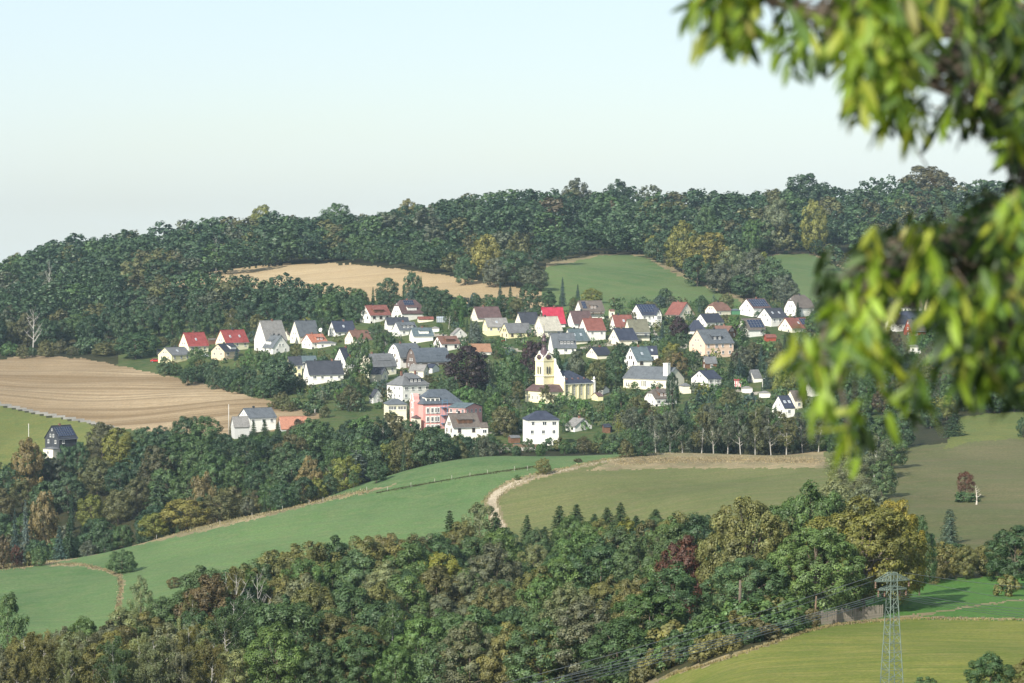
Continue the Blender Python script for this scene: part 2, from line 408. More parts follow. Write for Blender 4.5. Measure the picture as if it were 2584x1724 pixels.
GP = [(1381,668),(1453,655),(1504,643),(1560,640),(1623,643),(1687,677),(1751,706),(1870,753),(1885,778)]
reg('hillside_field', GP+[(1500,800),(1440,790),(1370,760),(1365,700)], 1230, 1750, M_green2)
reg('field_margin', None, 1230, 1750, M_dry, near_line(GP, [5,4.5,3.5,2,3,5,6,6,6], pu2, pv2) < 1)
GP2 = [(1933,652),(1950,643),(1987,633),(2054,641),(2107,666),(2170,697),(2250,730)]
reg('small_hillside_field', GP2+[(2200,770),(2054,760),(2018,745),(1987,712),(1964,680)], 1230, 1750, M_green2)
reg('field_margin', None, 1230, 1750, M_dry, near_line(GP2, [3]*7, pu2, pv2) < 1)
# middle hill
reg('meadow', None, 545, 838, M_green, (pu < 1760))
right_of = inpoly([(1262,2000),(1262,1330)]+PATHL+[(1760,1142),(1760,1000),(4000,1000),(4000,2000)], pu2, pv2)
reg('olive_meadow', None, 500, 838, M_olive, right_of & (pu < 2190))
reg('dry_grass_strip', [(1540,1166),(1620,1150),(1700,1140),(1900,1135),(2080,1138),(2090,1181),(1900,1182),(1700,1182),(1600,1185),(1480,1188)], 730, 852, M_dry)
reg('brown_meadow', [(2160,1480),(2180,1250),(2240,1150),(2269,1128),(2584,1104),(3400,1090),(6000,1050),(6000,1500),(3400,1500),(2584,1440),(2400,1470)], 440, 850, M_brown)
reg('bright_pasture', [(2380,1135),(2420,1052),(2584,1036),(3400,1000),(6000,960),(6000,1090),(3400,1095),(2584,1106),(2450,1115)], 760, 940, M_gyel)
reg('dry_verge', None, 600, 845, M_dry, (near_line(PATHL, [w_*1.5+1.5 for w_ in PATHW], pu2, pv2) < 1))
reg('gravel_path', None, 600, 845, M_path, near_line(PATHL, PATHW, pu+.6*wob(pv, pu, 2), pv) < 1)
# crest verge (dry grass along the top of the hill)
CR = [(-400,1436),(0,1431),(60,1428),(130,1414),(200,1396),(330,1368),(480,1338),(650,1300),(770,1272),(935,1238),(1000,1222)]
reg('dry_verge', None, 700, 850, M_dry, near_line(CR, [5,5,6,9,11,11,10,9,6,3,1], pu2, pv2) < 1)
reg('dry_verge', None, 600, 850, M_dry, near_line([(130,1428),(200,1425),(262,1438),(300,1452),(312,1480),(300,1520),(295,1560)], [2,3,3.5,4,4.5,5,4], pu2, pv2) < 1)
# lower right
reg('green_strip', [(1980,1600),(2150,1500),(2290,1470),(2337,1462),(2496,1454),(2584,1452),(3400,1440),(6000,1440),(6000,1560),(2584,1566),(2297,1562),(2118,1578)], 330, 520, M_vivid)
BR = [(1500,1790),(1600,1745),(1680,1712),(1700,1701),(1780,1681),(1899,1641),(1998,1609),(2038,1593),(2118,1577),(2217,1568),(2297,1562),(2584,1566),(3400,1570),(6000,1570)]
reg('yellow_green_meadow', [(1300,2600)]+BR+[(6000,2600)], 60, 420, M_yellow)
reg('dry_verge', None, 200, 420, M_dry, near_line(BR, [5,5,5,5,4,4,4,3,3,3,3,2,2,2], pu2, pv2+4) < 1)
reg('tractor_rut', None, 330, 480, M_dry, near_line([(2230,1563),(2350,1548),(2450,1530),(2584,1512)], [3,2.5,2,2], pu2, pv2) < 1)

names = {}
for k, (nm, mt) in enumerate(regs):
    sel = GROUND_ID == (k if k else 0)
    if k and not sel.any(): continue
    names.setdefault(nm, []).append((k, mt))
done = set()
for nm, lst in names.items():
    ks = [k for k, _ in lst]
    f = GF[np.isin(GROUND_ID, ks)]
    if not len(f): continue
    used, inv = np.unique(f.ravel(), return_inverse=True)
    me = np_mesh(nm, GV[used], inv.reshape(-1, 4), (lst[0][1],), smooth=True)
    tag(link(nm, me), kind='structure')
# ------------------------------------------------------------------ houses
CROP = {'A': (380,740,4.0517), 'B': (840,720,4.7), 'C': (1160,720,4.7), 'D': (1560,720,4.7), 'E': (940,900,3.9167),
        'F': (1500,880,4.1964), 'G': (0,950,2.611), 'H': (1884,550,2.24), 'S': (0,0,1.0)}
def cx_(c, x, y): o = CROP[c]; return o[0]+x/o[2], o[1]+y/o[2]

WALLC = {'white': (.76,.745,.69), 'cream': (.74,.69,.55), 'yellow': (.72,.66,.40), 'paleyellow': (.74,.71,.50), 'beige': (.66,.52,.36),
         'peach': (.72,.53,.40), 'grey': (.5,.5,.48), 'wood': (.16,.085,.05), 'slate': (.05,.055,.065), 'shingle': (.15,.115,.10),
         'pink': (.66,.33,.30), 'redwood': (.30,.07,.04), 'churchyellow': (.80,.73,.47), 'green': (.06,.17,.09)}
ROOFC = {'red': (.235,.045,.04), 'crimson': (.34,.02,.045), 'grey': (.17,.175,.18), 'bluegrey': (.125,.14,.155), 'dark': (.045,.05,.065),
         'black': (.022,.026,.038), 'brown': (.20,.105,.075), 'redbrown': (.17,.06,.045), 'purplebrown': (.125,.075,.072), 'teal': (.105,.145,.16),
         'orange': (.34,.13,.08), 'tan': (.24,.13,.075), 'lightgrey': (.26,.25,.235), 'olive': (.18,.175,.12), 'weathered': (.37,.35,.29),
         'blue': (.028,.034,.056), 'taupe': (.15,.125,.105), 'rust': (.33,.15,.095), 'slateblue': (.10,.12,.145)}
for k_ in ('grey','bluegrey','slateblue','taupe','lightgrey','teal','brown','purplebrown','dark','olive'): ROOFC[k_] = tuple(x*.72 for x in ROOFC[k_])
def wallm(c): return paint('plaster_'+c, WALLC[c], .88, .07 if c not in ('wood','shingle','slate','redwood') else .3)
def roofm(c): return roofmat('roof_'+c, ROOFC[c])
M_frame = paint('window_frame_white', (.72,.72,.70), .5, .04)
M_framed = paint('window_frame_brown', (.10,.06,.04), .5, .1)
m_, t_, N_, L_ = nodes('window_glass'); M_glass = finish(m_, t_, N_, L_, (.035,.045,.055), .08, .6)
m_, t_, N_, L_ = nodes('solar_glass')
M_solar = finish(m_, t_, N_, L_, (.018,.028,.062), .22, .6)
M_alu = paint('aluminium', (.42,.44,.46), .4, .1, metal=.5)
M_brick = paint('chimney_brick', (.22,.11,.08), .9, .3, 5)
M_dark = paint('dark_metal', (.05,.055,.06), .5, .15)
M_woodm = paint('weathered_wood', (.17,.12,.08), .9, .3, 3)
M_conc = paint('concrete', (.42,.40,.37), .9, .15)

def win_meshes(frame, nm):
    fb = MB(); t = .09
    for b in ((0,1,0,t),(0,1,1-t,1),(0,t,t,1-t),(1-t,1,t,1-t),(.47,.53,t,1-t)): fb.box(b[0], b[1], -.06, .04, b[2], b[3])
    fb.box(-.06, 1.06, -.13, .02, -.06, 0)
    pb = MB(); pb.box(t*.6, 1-t*.6, -.02, .03, t*.6, 1-t*.6)
    return fb.mesh('window'+nm, frame), pb.mesh('pane'+nm, M_glass)
WM = {'white': win_meshes(M_frame, '_white'), 'brown': win_meshes(M_framed, '_brown')}
def window(parent, M, x, z, w, h, style='white'):
    """M: 4x4 matrix of the wall plane (local x along the wall, z up, -y outward)"""
    f = link('window', WM[style][0], parent); p = link('pane', WM[style][1], f)
    f.matrix_local = M @ Matrix.Translation((x, 0, z)) @ Matrix.Diagonal((w, 1.2, h, 1))
    return f
SOLM = MB().box(.02, .98, .02, .98, 0, .05).mesh('solar_panel', M_solar)
SOLF = MB().box(0, 1, 0, 1, -.02, .03).mesh('panel_frame', M_alu)
SKYM = (MB().box(0, 1, 0, 1, 0, .10).mesh('skylight', paint('skylight_frame', (.6,.62,.64), .35, .05)), MB().box(.12, .88, .12, .88, .09, .13).mesh('skylight_pane', paint('sky_pane', (.25,.29,.33), .12, .05)))

def roof_plane(W, D, hw, hr, ov=.35):
    """matrix of the front slope: x along the eave, y up the slope, z outward"""
    sl = math.hypot(D/2, hr); a = math.atan2(hr, D/2)
    return Matrix.Translation((0, 0, hw)) @ Matrix.Rotation(a, 4, 'X'), sl, a

RECTS = []      # what each house covers in the photograph: (u0,u1,vtop,vbase,distance,name)
RFOOT = []; FOOT = []       # footprints for keeping trees off
HOUSES = {}
def place(c, xg, xc, xr, top, ye, yb, D=8.0, d=None, y0=0, y1=9e9):
    """turn the measured corner, eave and ridge pixels into a real position, rotation and size"""
    ug, vt = cx_(c, xg, top); uc, ve = cx_(c, xc, ye); ur, vb = cx_(c, xr, yb)
    P = at(uc, d) if d else cast(uc, vb, max(y0, 300), y1)
    y = P[1]; s = F/y; mir = ug > uc
    g = abs(uc-ug)/s; fr = abs(ur-uc)/s
    sn = g/D
    if sn > .80: D = g/.80; sn = .80
    sn = max(sn, .16); cs = math.sqrt(1-sn*sn); th = math.asin(sn)
    W = max(fr/cs, 2.0)
    down = max(0, (ve-600)/F)
    zeave = pix(uc, ve, y)[2]; base = float(P[2]) if not d else min(float(P[2]), pix(uc, vb, y)[2])
    base = pix(uc, vb, y)[2]
    hw = max(1.8, zeave-base); hr = max(.6, (ve-vt)/s - D/2*cs*down)
    view = math.atan2(P[0], y)                                   # turn with the line of sight
    if mir:
        rz = -th - view; xh = Vector((math.cos(rz), math.sin(rz))); org = Vector((P[0], y)) - xh*W
    else:
        rz = th - view; org = Vector((P[0], y))
    ulo, uhi = min(ug, ur), max(ug, ur)
    RECTS.append([ulo, uhi, vt, vb, y]); 
    xh = Vector((math.cos(rz), math.sin(rz))); yh = Vector((-math.sin(rz), math.cos(rz)))
    ctr = org + xh*W/2 + yh*D/2
    RFOOT.append((ctr.x, ctr.y, math.cos(rz), math.sin(rz), W/2, D/2))
    return (org.x, org.y, base), rz, W, D, hw, hr, mir

def roof_mesh(kind, W, D, hw, hr, ov=.35, th=.18):
    mb = MB(); o = ov
    if kind == 'gable':
        k = hr/(D/2); zo = hw-o*k
        for sgn in (0, 1):
            ya, yb_ = (-o, D/2) if not sgn else (D+o, D/2)
            v = []
            for (yy, zz) in ((ya, zo), (yb_, hw+hr)):
                for xx in (-o, W+o): v += [(xx, yy, zz+.02), (xx, yy, zz+.02+th)]
            # v: [a0b,a0t,a1b,a1t,r0b,r0t,r1b,r1t]
            mb.solid(v, [(1,3,7,5),(0,4,6,2),(0,1,5,4),(2,6,7,3),(0,2,3,1)] if not sgn else [(1,5,7,3),(0,2,6,4),(0,4,5,1),(2,3,7,6),(0,1,3,2)])
        mb.box(-o, W+o, D/2-.16, D/2+.16, hw+hr+th-.05, hw+hr+th+.07)
    elif kind in ('hip', 'halfhip'):
        t = 1.0 if kind == 'hip' else .42           # how far down the hip comes, from the ridge
        k = hr/(D/2); zo = hw-o*k*.4
        ins = min(W*.36, D*.5*(.95 if kind == 'hip' else .42))
        if kind == 'hip':
            v = [(-o,-o,zo),(W+o,-o,zo),(W+o,D+o,zo),(-o,D+o,zo),(ins,D/2,hw+hr),(W-ins,D/2,hw+hr)]
            v2 = [(a,b,c+th) for a,b,c in v]
            mb.solid(v2, [(0,1,5,4),(1,2,5),(2,3,4,5),(3,0,4)]); n = [(0,1),(1,2),(2,3),(3,0)]
            mb.solid(v+v2, [(3,2,1,0)]+[(a,b,b+6,a+6) for a,b in n])
        else:
            ysh = D/2*(1-t); zs = hw+hr*(1-t)
            v = [(-o,-o,zo),(W+o,-o,zo),(W+o,D+o,zo),(-o,D+o,zo),(-o,ysh,zs),(W+o,ysh,zs),(W+o,D-ysh,zs),(-o,D-ysh,zs),(ins,D/2,hw+hr),(W-ins,D/2,hw+hr)]
            v = [(a,b,c+.02) for a,b,c in v]; v2 = [(a,b,c+th) for a,b,c in v]
            fs = [(0,1,5,9,8,4),(2,3,7,8,9,6),(5,6,9),(7,4,8)]
            mb.solid(v2, fs); mb.solid(v, [tuple(reversed(f)) for f in fs])
            mb.solid(v+v2, [(a,b,b+10,a+10) for a,b in ((0,1),(2,3),(4,0),(1,5),(6,2),(3,7),(5,6),(7,4))])
    elif kind == 'mansard':                          # curved gambrel
        P = [(-.04,-.02),(.02,.16),(.10,.42),(.20,.66),(.34,.88),(.5,1.0)]
        P = P + [(1-a, b) for a, b in reversed(P[:-1])]
        n = len(P)
        v = []
        for (a, b) in P:
            nx = (a-.5); 
            for xx in (-o, W+o): v += [(xx, a*D, hw+b*hr+.02), (xx, a*D+nx*th*1.6, hw+b*hr+.02+th)]
        fs = []
        for i in range(n-1):
            a, b = 4*i, 4*(i+1)
            fs += [(a+1,a+3,b+3,b+1),(a,b,b+2,a+2),(a,a+1,b+1,b),(a+2,b+2,b+3,a+3)]
        fs += [(0,2,3,1),(4*(n-1),4*(n-1)+1,4*(n-1)+3,4*(n-1)+2)]
        mb.solid(v, fs)
    elif kind == 'shed':
        v = [(-o,-o,hw),(W+o,-o,hw),(W+o,D+o,hw+hr),(-o,D+o,hw+hr)]; v2 = [(a,b,c+th) for a,b,c in v]
        mb.solid(v+v2, [(3,2,1,0),(4,5,6,7),(0,1,5,4),(1,2,6,5),(2,3,7,6),(3,0,4,7)])
    return mb

def wall_mesh(kind, W, D, hw, hr, z0=-4.0):
    mb = MB()
    if kind == 'gable': pr = [(0,hw),(D/2,hw+hr),(D,hw)]
    elif kind == 'halfhip': ysh = D/2*.58; pr = [(0,hw),(ysh,hw+hr*.58),(D-ysh,hw+hr*.58),(D,hw)]
    elif kind == 'mansard':
        P = [(.0,.0),(.02,.16),(.10,.42),(.20,.66),(.34,.88),(.5,1.0)]; P = P+[(1-a,b) for a,b in reversed(P[:-1])]
        pr = [(a*D, hw+b*hr) for a, b in P]
    elif kind == 'shed': pr = [(0,hw),(D,hw+hr)]
    else: pr = [(0,hw),(D,hw)]
    a = [(0,0,z0)]+[(0,y,z) for y, z in pr]+[(0,D,z0)]; b = [(W,y,z) for _, y, z in a]; n = len(a)
    mb.solid(a+b, [tuple(range(n)), tuple(reversed(range(n, 2*n)))]+[(i, i+n, i+1+n, i+1) for i in range(n-1)]+[(n-1, 2*n-1, n, 0)])
    return mb

HN = 0
def house(c, xg, xc, xr, top, ye, yb, wall, roof, label, kind='gable', D=8.0, d=None, win=None, gwin=None, chim=1, dorm=None, sky_=0, solar=None,
          name='house', cat='house', style='white', short=None, balc=False, z0=-4.0, ex=None, y0=0, y1=9e9, plinth=False, gmat=None):
    global HN; HN += 1
    loc, rz, W, D, hw, hr, mir = place(c, xg, xc, xr, top, ye, yb, D, d, y0, y1)
    RECTS[-1].append(short or label)
    e = empty(name, loc, rz); tag(e, label, cat)
    R = random.Random(HN*13)
    wall_mesh(kind, W, D, hw, hr, z0).build('wall', wallm(wall), e)
    roof_mesh(kind, W, D, hw, hr, .3 if W > 4 else .15).build('roof', roofm(roof), e)
    RP, sl, ang = roof_plane(W, D, hw, hr)
    FM = Matrix.Translation((0, -.02, 0))
    GL = Matrix.Translation((-.02, D, 0)) @ Matrix.Rotation(-math.pi/2, 4, 'Z')     # left gable, x runs back to front
    GR = Matrix.Translation((W+.02, 0, 0)) @ Matrix.Rotation(math.pi/2, 4, 'Z')
    ww, wh = 1.05, 1.25
    # front windows: rows
    nst = max(1, int((hw+.3)//2.6)) if hw > 2.1 else 0
    nf = win if win is not None else max(1, int(W/3.0))
    for r in range(nst):
        zz = hw-1.75-r*2.7
        if zz < -.3: break
        for k in range(nf):
            if win is None and R.random() < .18: continue
            x = W*(k+.5)/nf-ww/2+R.uniform(-.25, .25)
            window(e, FM, x, zz, ww*R.choice((1, 1, 1.35)) if nf*2 < W else ww*.85, wh, style)
    G = GR if mir else GL
    ng = gwin if gwin is not None else (2 if D > 6 else 1)
    if ng and kind != 'hip':
        if hr > 2.2:
            for k in range(ng if ng < 3 else 2):
                window(e, G, D/2+(k-(min(ng, 2)-1)/2)*1.7-.4, hw+.45, .8, 1.1, style)
        if hr > 4.2: window(e, G, D/2-.3, hw+hr*.62, .6, .8, style)
    if ng:
        for r in range(nst):
            zz = hw-1.75-r*2.7
            if zz < -.3: break
            for k in range(ng): window(e, G, D*(k+.5)/ng-.45, zz, .9, 1.2, style)
    # small things
    for k in range(chim):
        x = W*(R.uniform(.3, .6) if chim == 1 else (.25+.5*k)); cb = MB()
        cb.box(x-.32, x+.32, D/2-.25, D/2+.35, hw+hr-.8, hw+hr+.75); cb.box(x-.38, x+.38, D/2-.31, D/2+.41, hw+hr+.75, hw+hr+.85)
        cb.build('chimney', M_brick if R.random() < .6 else M_dark, e)
    if hw > 1.9 and W > 5:       # gutter and downpipe
        gb = MB().tube([(-.2, -.42, hw-.28), (W+.2, -.42, hw-.28)], .07, 5); gb.tube([(W-.15, -.40, hw-.28), (W-.15, -.09, hw-.6), (W-.15, -.09, -.5)], .05, 5)
        gb.build('gutter', M_alu, e)
    if kind != 'hip' or True:
        for k in range(sky_):
            s = link('skylight', SKYM[0], e); p = link('pane', SKYM[1], s)
            x = W*(.5 if sky_ == 1 else .3+.4*k/(max(1, sky_-1)))+R.uniform(-.3, .3)
            s.matrix_local = RP @ Matrix.Translation((x-.4, sl*.38, .2)) @ Matrix.Diagonal((.8, 1.25, 1, 1))
    if dorm:                    # (x0, x1, n windows, style): shed dormer across part of the slope
        x0, x1, nw = dorm[:3]; x0 *= W; x1 *= W; k = hr/(D/2)
        yf = D/2*.22; zf = hw+yf*k; hd = min(1.45, hr*.42); yb_ = yf+(hd+.35)/max(k-.18, .25)
        yb_ = min(yb_, D/2)
        zt = zf+hd; ztb = hw+yb_*k+.15
        b = MB(); v = [(x0,yf,zf-.3),(x1,yf,zf-.3),(x1,yf,zt),(x0,yf,zt),(x0,yb_,ztb-.5),(x1,yb_,ztb-.5),(x1,yb_,ztb),(x0,yb_,ztb)]
        b.solid(v, [(0,1,2,3),(1,5,6,2),(4,0,3,7),(3,2,6,7)])
        dm = b.build('dormer', wallm(dorm[3]) if len(dorm) > 3 else roofm(roof), e)
        rb = MB(); o = .22
        v = [(x0-o,yf-o,zt-.05),(x1+o,yf-o,zt-.05),(x1+o,yb_,ztb+.05),(x0-o,yb_,ztb+.05)]; v2 = [(a,q,z+.14) for a,q,z in v]
        rb.solid(v+v2, [(3,2,1,0),(4,5,6,7),(0,1,5,4),(1,2,6,5),(2,3,7,6),(3,0,4,7)])
        rb.build('dormer_roof', roofm(roof), dm)
        DM = Matrix.Translation((0, yf-.03, 0))
        for q in range(nw):
            f = window(dm, DM, x0+(x1-x0)*(q+.5)/nw-.5, zf+.22, 1.0, hd-.45, style)
            for chd in list(f.children): chd.name = 'pane'
            # thing > part > sub-part only: window frame and pane sit together under the dormer
            for chd in list(f.children):
                chd.parent = dm; chd.matrix_local = f.matrix_local.copy()
    if solar:                   # (x0, x1, y0, y1, columns, rows)
        a0, a1, b0, b1, nc_, nr_ = solar
        bx = MB()
        for i in range(nc_):
            for j in range(nr_):
                if len(solar) > 6: pass
                s = link('solar_panel', SOLM, e); f = link('panel_frame', SOLF, s)
                dx = W*(a1-a0)/nc_; dy = sl*(b1-b0)/nr_
                s.matrix_local = RP @ Matrix.Translation((W*a0+i*dx+.04, sl*b0+j*dy+.04, .27)) @ Matrix.Diagonal((dx-.08, dy-.08, 1, 1))
    if balc:
        bb = MB(); zz = max(hw-2.6, 2.2) if hw > 4 else hw-1.0
        bb.box(.6, W-.6, -1.3, -.02, zz-.2, zz)
        for k in range(int((W-1.2)/.35)+1): bb.box(.62+k*.35, .68+k*.35, -1.29, -1.24, zz, zz+.9)
        bb.box(.6, W-.6, -1.31, -1.22, zz+.9, zz+1.0)
        bb.build('balcony', M_woodm if balc == 'wood' else M_alu, e)
    HOUSES[label] = (e, W, D, hw, hr, mir)
    return e, W, D, hw, hr

H = house
# -- left group (top left of the village)
H('A',290,390,592,405,540,640,'paleyellow','red','pale yellow house with steep red roof and one skylight, leftmost red roof',sky_=1,short='leftmost red-roofed house')
H('A',665,770,1003,380,505,605,'paleyellow','red','pale yellow house with red roof, behind the beige house with black roof',sky_=2,short='second red-roofed house')
H('A',78,215,410,558,632,725,'yellow','grey','long low yellow house with grey roof at the upper edge of the big stubble field',short='low yellow house',D=9,chim=1,sky_=1)
H('A',620,755,905,520,595,690,'beige','black','small beige house with black roof in front of the second red roof',dorm=(.5,.9,3,'white'),short='beige house with black roof')
H('A',1060,1180,1395,283,480,610,'white','lightgrey','tall white house with very steep pale grey roof near the forest',short='tall pale grey roofed house',D=10,gwin=2,win=3)
H('A',1420,1250,1150,435,555,630,'white','bluegrey','small white house with its gable facing right below the tall pale grey roof',dorm=(.1,.6,2,'white'),short='small white right-gabled house',chim=2)
H('A',1425,1522,1728,283,437,520,'cream','bluegrey','cream house with steep blue-grey roof and dark chimney, right of the tall white house',short='steep blue-grey roofed house')
H('A',1815,1890,2098,288,395,450,'white','blue','house with plain dark blue roof in front of the forest edge',sky_=1,short='plain dark blue roofed house')
H('A',1545,1650,1808,422,502,575,'white','orange','small white house with orange roof and a long flat annex',dorm=(.35,.8,2),short='orange-roofed house')
H('A',1700,1712,1895,500,512,570,'white','grey','flat white annex right of the orange-roofed house',kind='hip',D=4,win=2,chim=0,short='flat white annex',name='annex_building',cat='annex',gwin=0)
H('A',1985,2080,2262,383,470,530,'cream','brown','cream house with dull brown roof half hidden behind a round tree',short='dull brown roofed house')
H('A',1875,1995,2110,560,700,830,'white','black','white house with black roof and red-brown timber dormer',dorm=(.55,.98,1,'redwood'),short='black-roofed house with red dormer',win=2)
H('A',2060,2100,2225,562,655,700,'white','dark','dark purple-grey roofed wing behind the black roof with red dormer',sky_=1,chim=0,d=None,y0=1150,short='dark wing behind the black roof')
H('B',315,470,755,818,975,1100,'cream','grey','cream house with rounded grey gambrel roof and wide dormer window',kind='mansard',dorm=(.3,.8,2),D=9,short='rounded grey gambrel house',chim=2,win=3)
H('B',655,585,430,980,1052,1145,'cream','dark','low cream annex with dark roof in front of the rounded gambrel house',chim=0,win=0,gwin=1,D=5,short='low cream annex',name='annex_building',cat='annex')
H('A',1400,1425,1550,650,735,860,'yellow','dark','narrow house with dark upper storey and yellow ground floor',short='narrow yellow house',win=2,chim=0)
H('A',1500,1530,1700,645,700,780,'grey','teal','blue-green roof behind the large dark-roofed house',chim=0,y0=1100,short='blue-green roof')
H('A',1560,1625,1975,695,832,945,'white','dark','broad white house with large plain dark roof, left of the gambrel house',kind='gable',chim=2,short='broad dark-roofed house',D=10)
# farm below the stubble field
H('A',900,1010,1285,1180,1275,1400,'white','bluegrey','farmhouse with blue-grey roof below the big stubble field',chim=1,short='farmhouse below the stubble field',D=9,d=1005)
H('A',820,860,1010,1275,1375,1420,'grey','lightgrey','pale grey lean-to barn left of the farmhouse below the stubble field',kind='gable',chim=0,win=1,D=6,d=995,short='pale grey barn',name='barn',cat='barn')
H('A',1310,1340,1605,1275,1395,1440,'grey','rust','long barn with rusty orange roof right of the farmhouse',chim=0,win=0,gwin=0,D=8,d=1002,short='rusty barn',name='barn',cat='barn')
H('G',298,390,508,327,412,490,'slate','black','black slate-clad house with solar roof above the valley trees at far left',solar=(.05,.95,.15,.85,7,4),chim=1,short='black slate-clad house',d=1030,gwin=2,D=8.5)
H('G',285,350,395,468,482,530,'cream','grey','cream garage below the black slate-clad house',kind='hip',chim=0,D=5,win=0,gwin=1,d=1015,z0=-1.0,short='cream garage at far left',name='garage',cat='garage')
# -- middle top group
H('B',320,445,690,240,355,455,'white','redbrown','white house with dark red roof and recessed roof balcony, left of the purple roof',dorm=(.22,.7,2,'wood'),short='dark red roofed house',D=9,style='brown',win=3)
H('B',695,820,1082,178,340,390,'white','purplebrown','white house with half-hipped purple-brown roof, solar panels and four dormer windows',kind='halfhip',dorm=(.3,.72,4,'white'),solar=(.25,.7,.62,.97,5,2),short='purple-brown half-hipped house',D=9,d=1305)
H('B',612,650,905,385,465,565,'white','dark','white house with dark roof directly below the dark red roofed house',short='dark roof below the dark red roof')
H('B',705,790,1002,440,530,610,'white','bluegrey','house with grey roof and wide dormer band, beside a young spruce',dorm=(.2,.85,3),short='grey roof with dormer band')
H('B',905,960,1192,508,600,695,'white','teal','white house with pale teal roof and row of small white dormer windows',dorm=(.3,.8,3,'white'),short='pale teal roofed house',D=9,win=0)
H('B',1190,1290,1508,608,695,795,'white','brown','white house with brown roof and low slit dormer above the copper beech',dorm=(.3,.75,3,'wood'),short='brown-roofed house with slit dormer',win=2,style='brown')
H('B',1592,1428,1392,520,598,640,'white','lightgrey','little white house with shallow gable and one round window beside the blue spruce',chim=0,win=0,gwin=1,D=7,short='little shallow-gabled house')
H('B',1600,1635,1878,698,790,850,'white','tan','low white house with orange-brown roof half hidden behind the copper beech',chim=0,short='orange-brown roof by the copper beech')
H('B',1632,1722,2002,258,388,440,'cream','purplebrown','large cream house with plain purple-brown roof above the blue spruce',short='large purple-brown roofed house',D=9)
H('B',1775,1835,2080,392,490,605,'yellow','lightgrey','pale yellow house with light grey roof right of the blue spruce',sky_=1,chim=0,win=3,short='pale yellow house by the blue spruce')
H('C',480,578,862,455,560,635,'yellow','grey','yellow house with grey roof and covered orange-edged terrace',chim=0,short='yellow house with terrace',win=3,style='brown')
H('C',650,742,952,325,460,545,'cream','dark','cream house with patchy dark roof left of the crimson roof',short='patchy dark roof')
H('C',935,1012,1255,265,455,510,'white','crimson','house with bright crimson roof',short='crimson-roofed house',D=9)
H('C',872,1000,1218,375,540,625,'cream','weathered','cream house with pale weathered beige roof just behind the church spire',short='weathered beige roof',D=9.5,win=2)
H('C',1365,1450,1718,185,305,410,'white','taupe','house with taupe roof carrying two solar fields, highest above the church',solar=(.08,.26,.2,.9,3,3),dorm=(.4,.68,2,'wood'),short='taupe solar-roofed house',balc='wood',chim=0)
H('C',1265,1360,1582,308,455,515,'white','purplebrown','white house with dark brown roof left of the red-brown roof',short='dark brown roof')
H('C',1408,1512,1732,395,535,665,'white','redbrown','tall white house with red-brown roof in the middle of the village',short='red-brown roofed house',D=9,win=2)
H('C',1230,1330,1518,520,655,715,'cream','teal','house with dark teal roof and two bright skylights',sky_=2,short='dark teal roof')
H('C',1048,1112,1382,570,740,825,'white','bluegrey','white house with grey roof and long dark window band, right of the church spire',dorm=(.3,.92,4,'slate'),short='grey roof right of the spire',D=9)
H('C',1780,1850,2062,360,495,540,'white','redbrown','white house with reddish brown roof and single skylight, left of the olive-grey roof',sky_=1,short='reddish brown roof')
H('C',1945,2030,2255,408,560,665,'cream','olive','cream house with olive-grey roof and white balcony',short='olive-grey roof',balc='alu')
H('C',1760,1892,2112,515,648,720,'cream','blue','cream house with dark blue-black roof below the olive-grey roof',short='dark blue-black roof',D=9)
H('C',1498,1632,1802,738,830,885,'cream','black','low cream house with black roof and red flower box behind the church trees',short='low black-roofed house',D=9)
H('C',1952,2100,2285,733,890,1015,'white','teal','white house with grey-teal roof and glazed porch beside a columnar thuja',sky_=1,short='grey-teal roof',D=10,style='brown')
H('C',2215,2235,2352,725,825,900,'white','blue','dark blue roofed wing right of the grey-teal roof',sky_=1,chim=0,short='dark blue wing',y0=1040)
# -- right group
H('D',145,285,500,230,352,510,'white','blue','white house with a blue roof almost covered in solar panels, below the green field',solar=(.04,.93,.22,.92,6,3),chim=0,short='white house covered in solar panels',D=10,win=4)
H('D',905,722,560,205,350,425,'cream','redbrown','large house with brown roof, white gable facing right and dark timber balcony',short='brown house with right-facing gable',D=10,balc='wood',gwin=3)
H('D',1030,1165,1338,205,303,360,'cream','brown','low cream bungalow with half-hipped brown roof below the green field',kind='halfhip',short='brown half-hipped bungalow',chim=1)
H('D',1437,1602,1808,162,270,380,'white','purplebrown','white house with brown roof full of blue solar panels, uppermost at right',solar=(.03,.97,.12,.9,7,4),short='upper solar-roofed house',D=10,balc='alu',chim=1)
H('D',1650,1815,2008,275,385,495,'white','dark','white house with dark roof and two large skylights',sky_=2,short='dark roof with skylights',D=9,chim=0)
H('D',1970,2120,2322,120,275,380,'white','taupe','white house with half-hipped taupe roof behind a dark conifer',kind='halfhip',short='taupe half-hipped house',D=9)
H('D',905,1045,1252,340,440,500,'white','black','low white house with plain black roof between two brown-roofed houses',short='plain black roof',D=9,chim=0)
H('D',815,845,1042,425,548,590,'white','blue','dark blue hipped roof beside the copper-leaved tree',kind='hip',chim=0,win=1,gwin=0,short='dark blue hipped roof')
H('D',1402,1292,1105,487,560,650,'wood','brown','house with brown roof and dark timber gable facing right, behind the peach apartment house',short='dark timber gable',style='white',win=1)
H('D',1400,1542,1752,395,528,620,'white','taupe','white house with grey-brown roof and solar panels behind the tall spruce',solar=(.15,.97,.15,.85,5,3),short='house behind the tall spruce',D=9,chim=0)
H('D',1898,2062,2290,390,510,570,'cream','redbrown','cream house with red-brown roof, dark gable trim and solar panels, partly behind leaves',solar=(.62,.98,.3,.9,3,3),sky_=1,short='red-brown solar-roofed house',D=9)
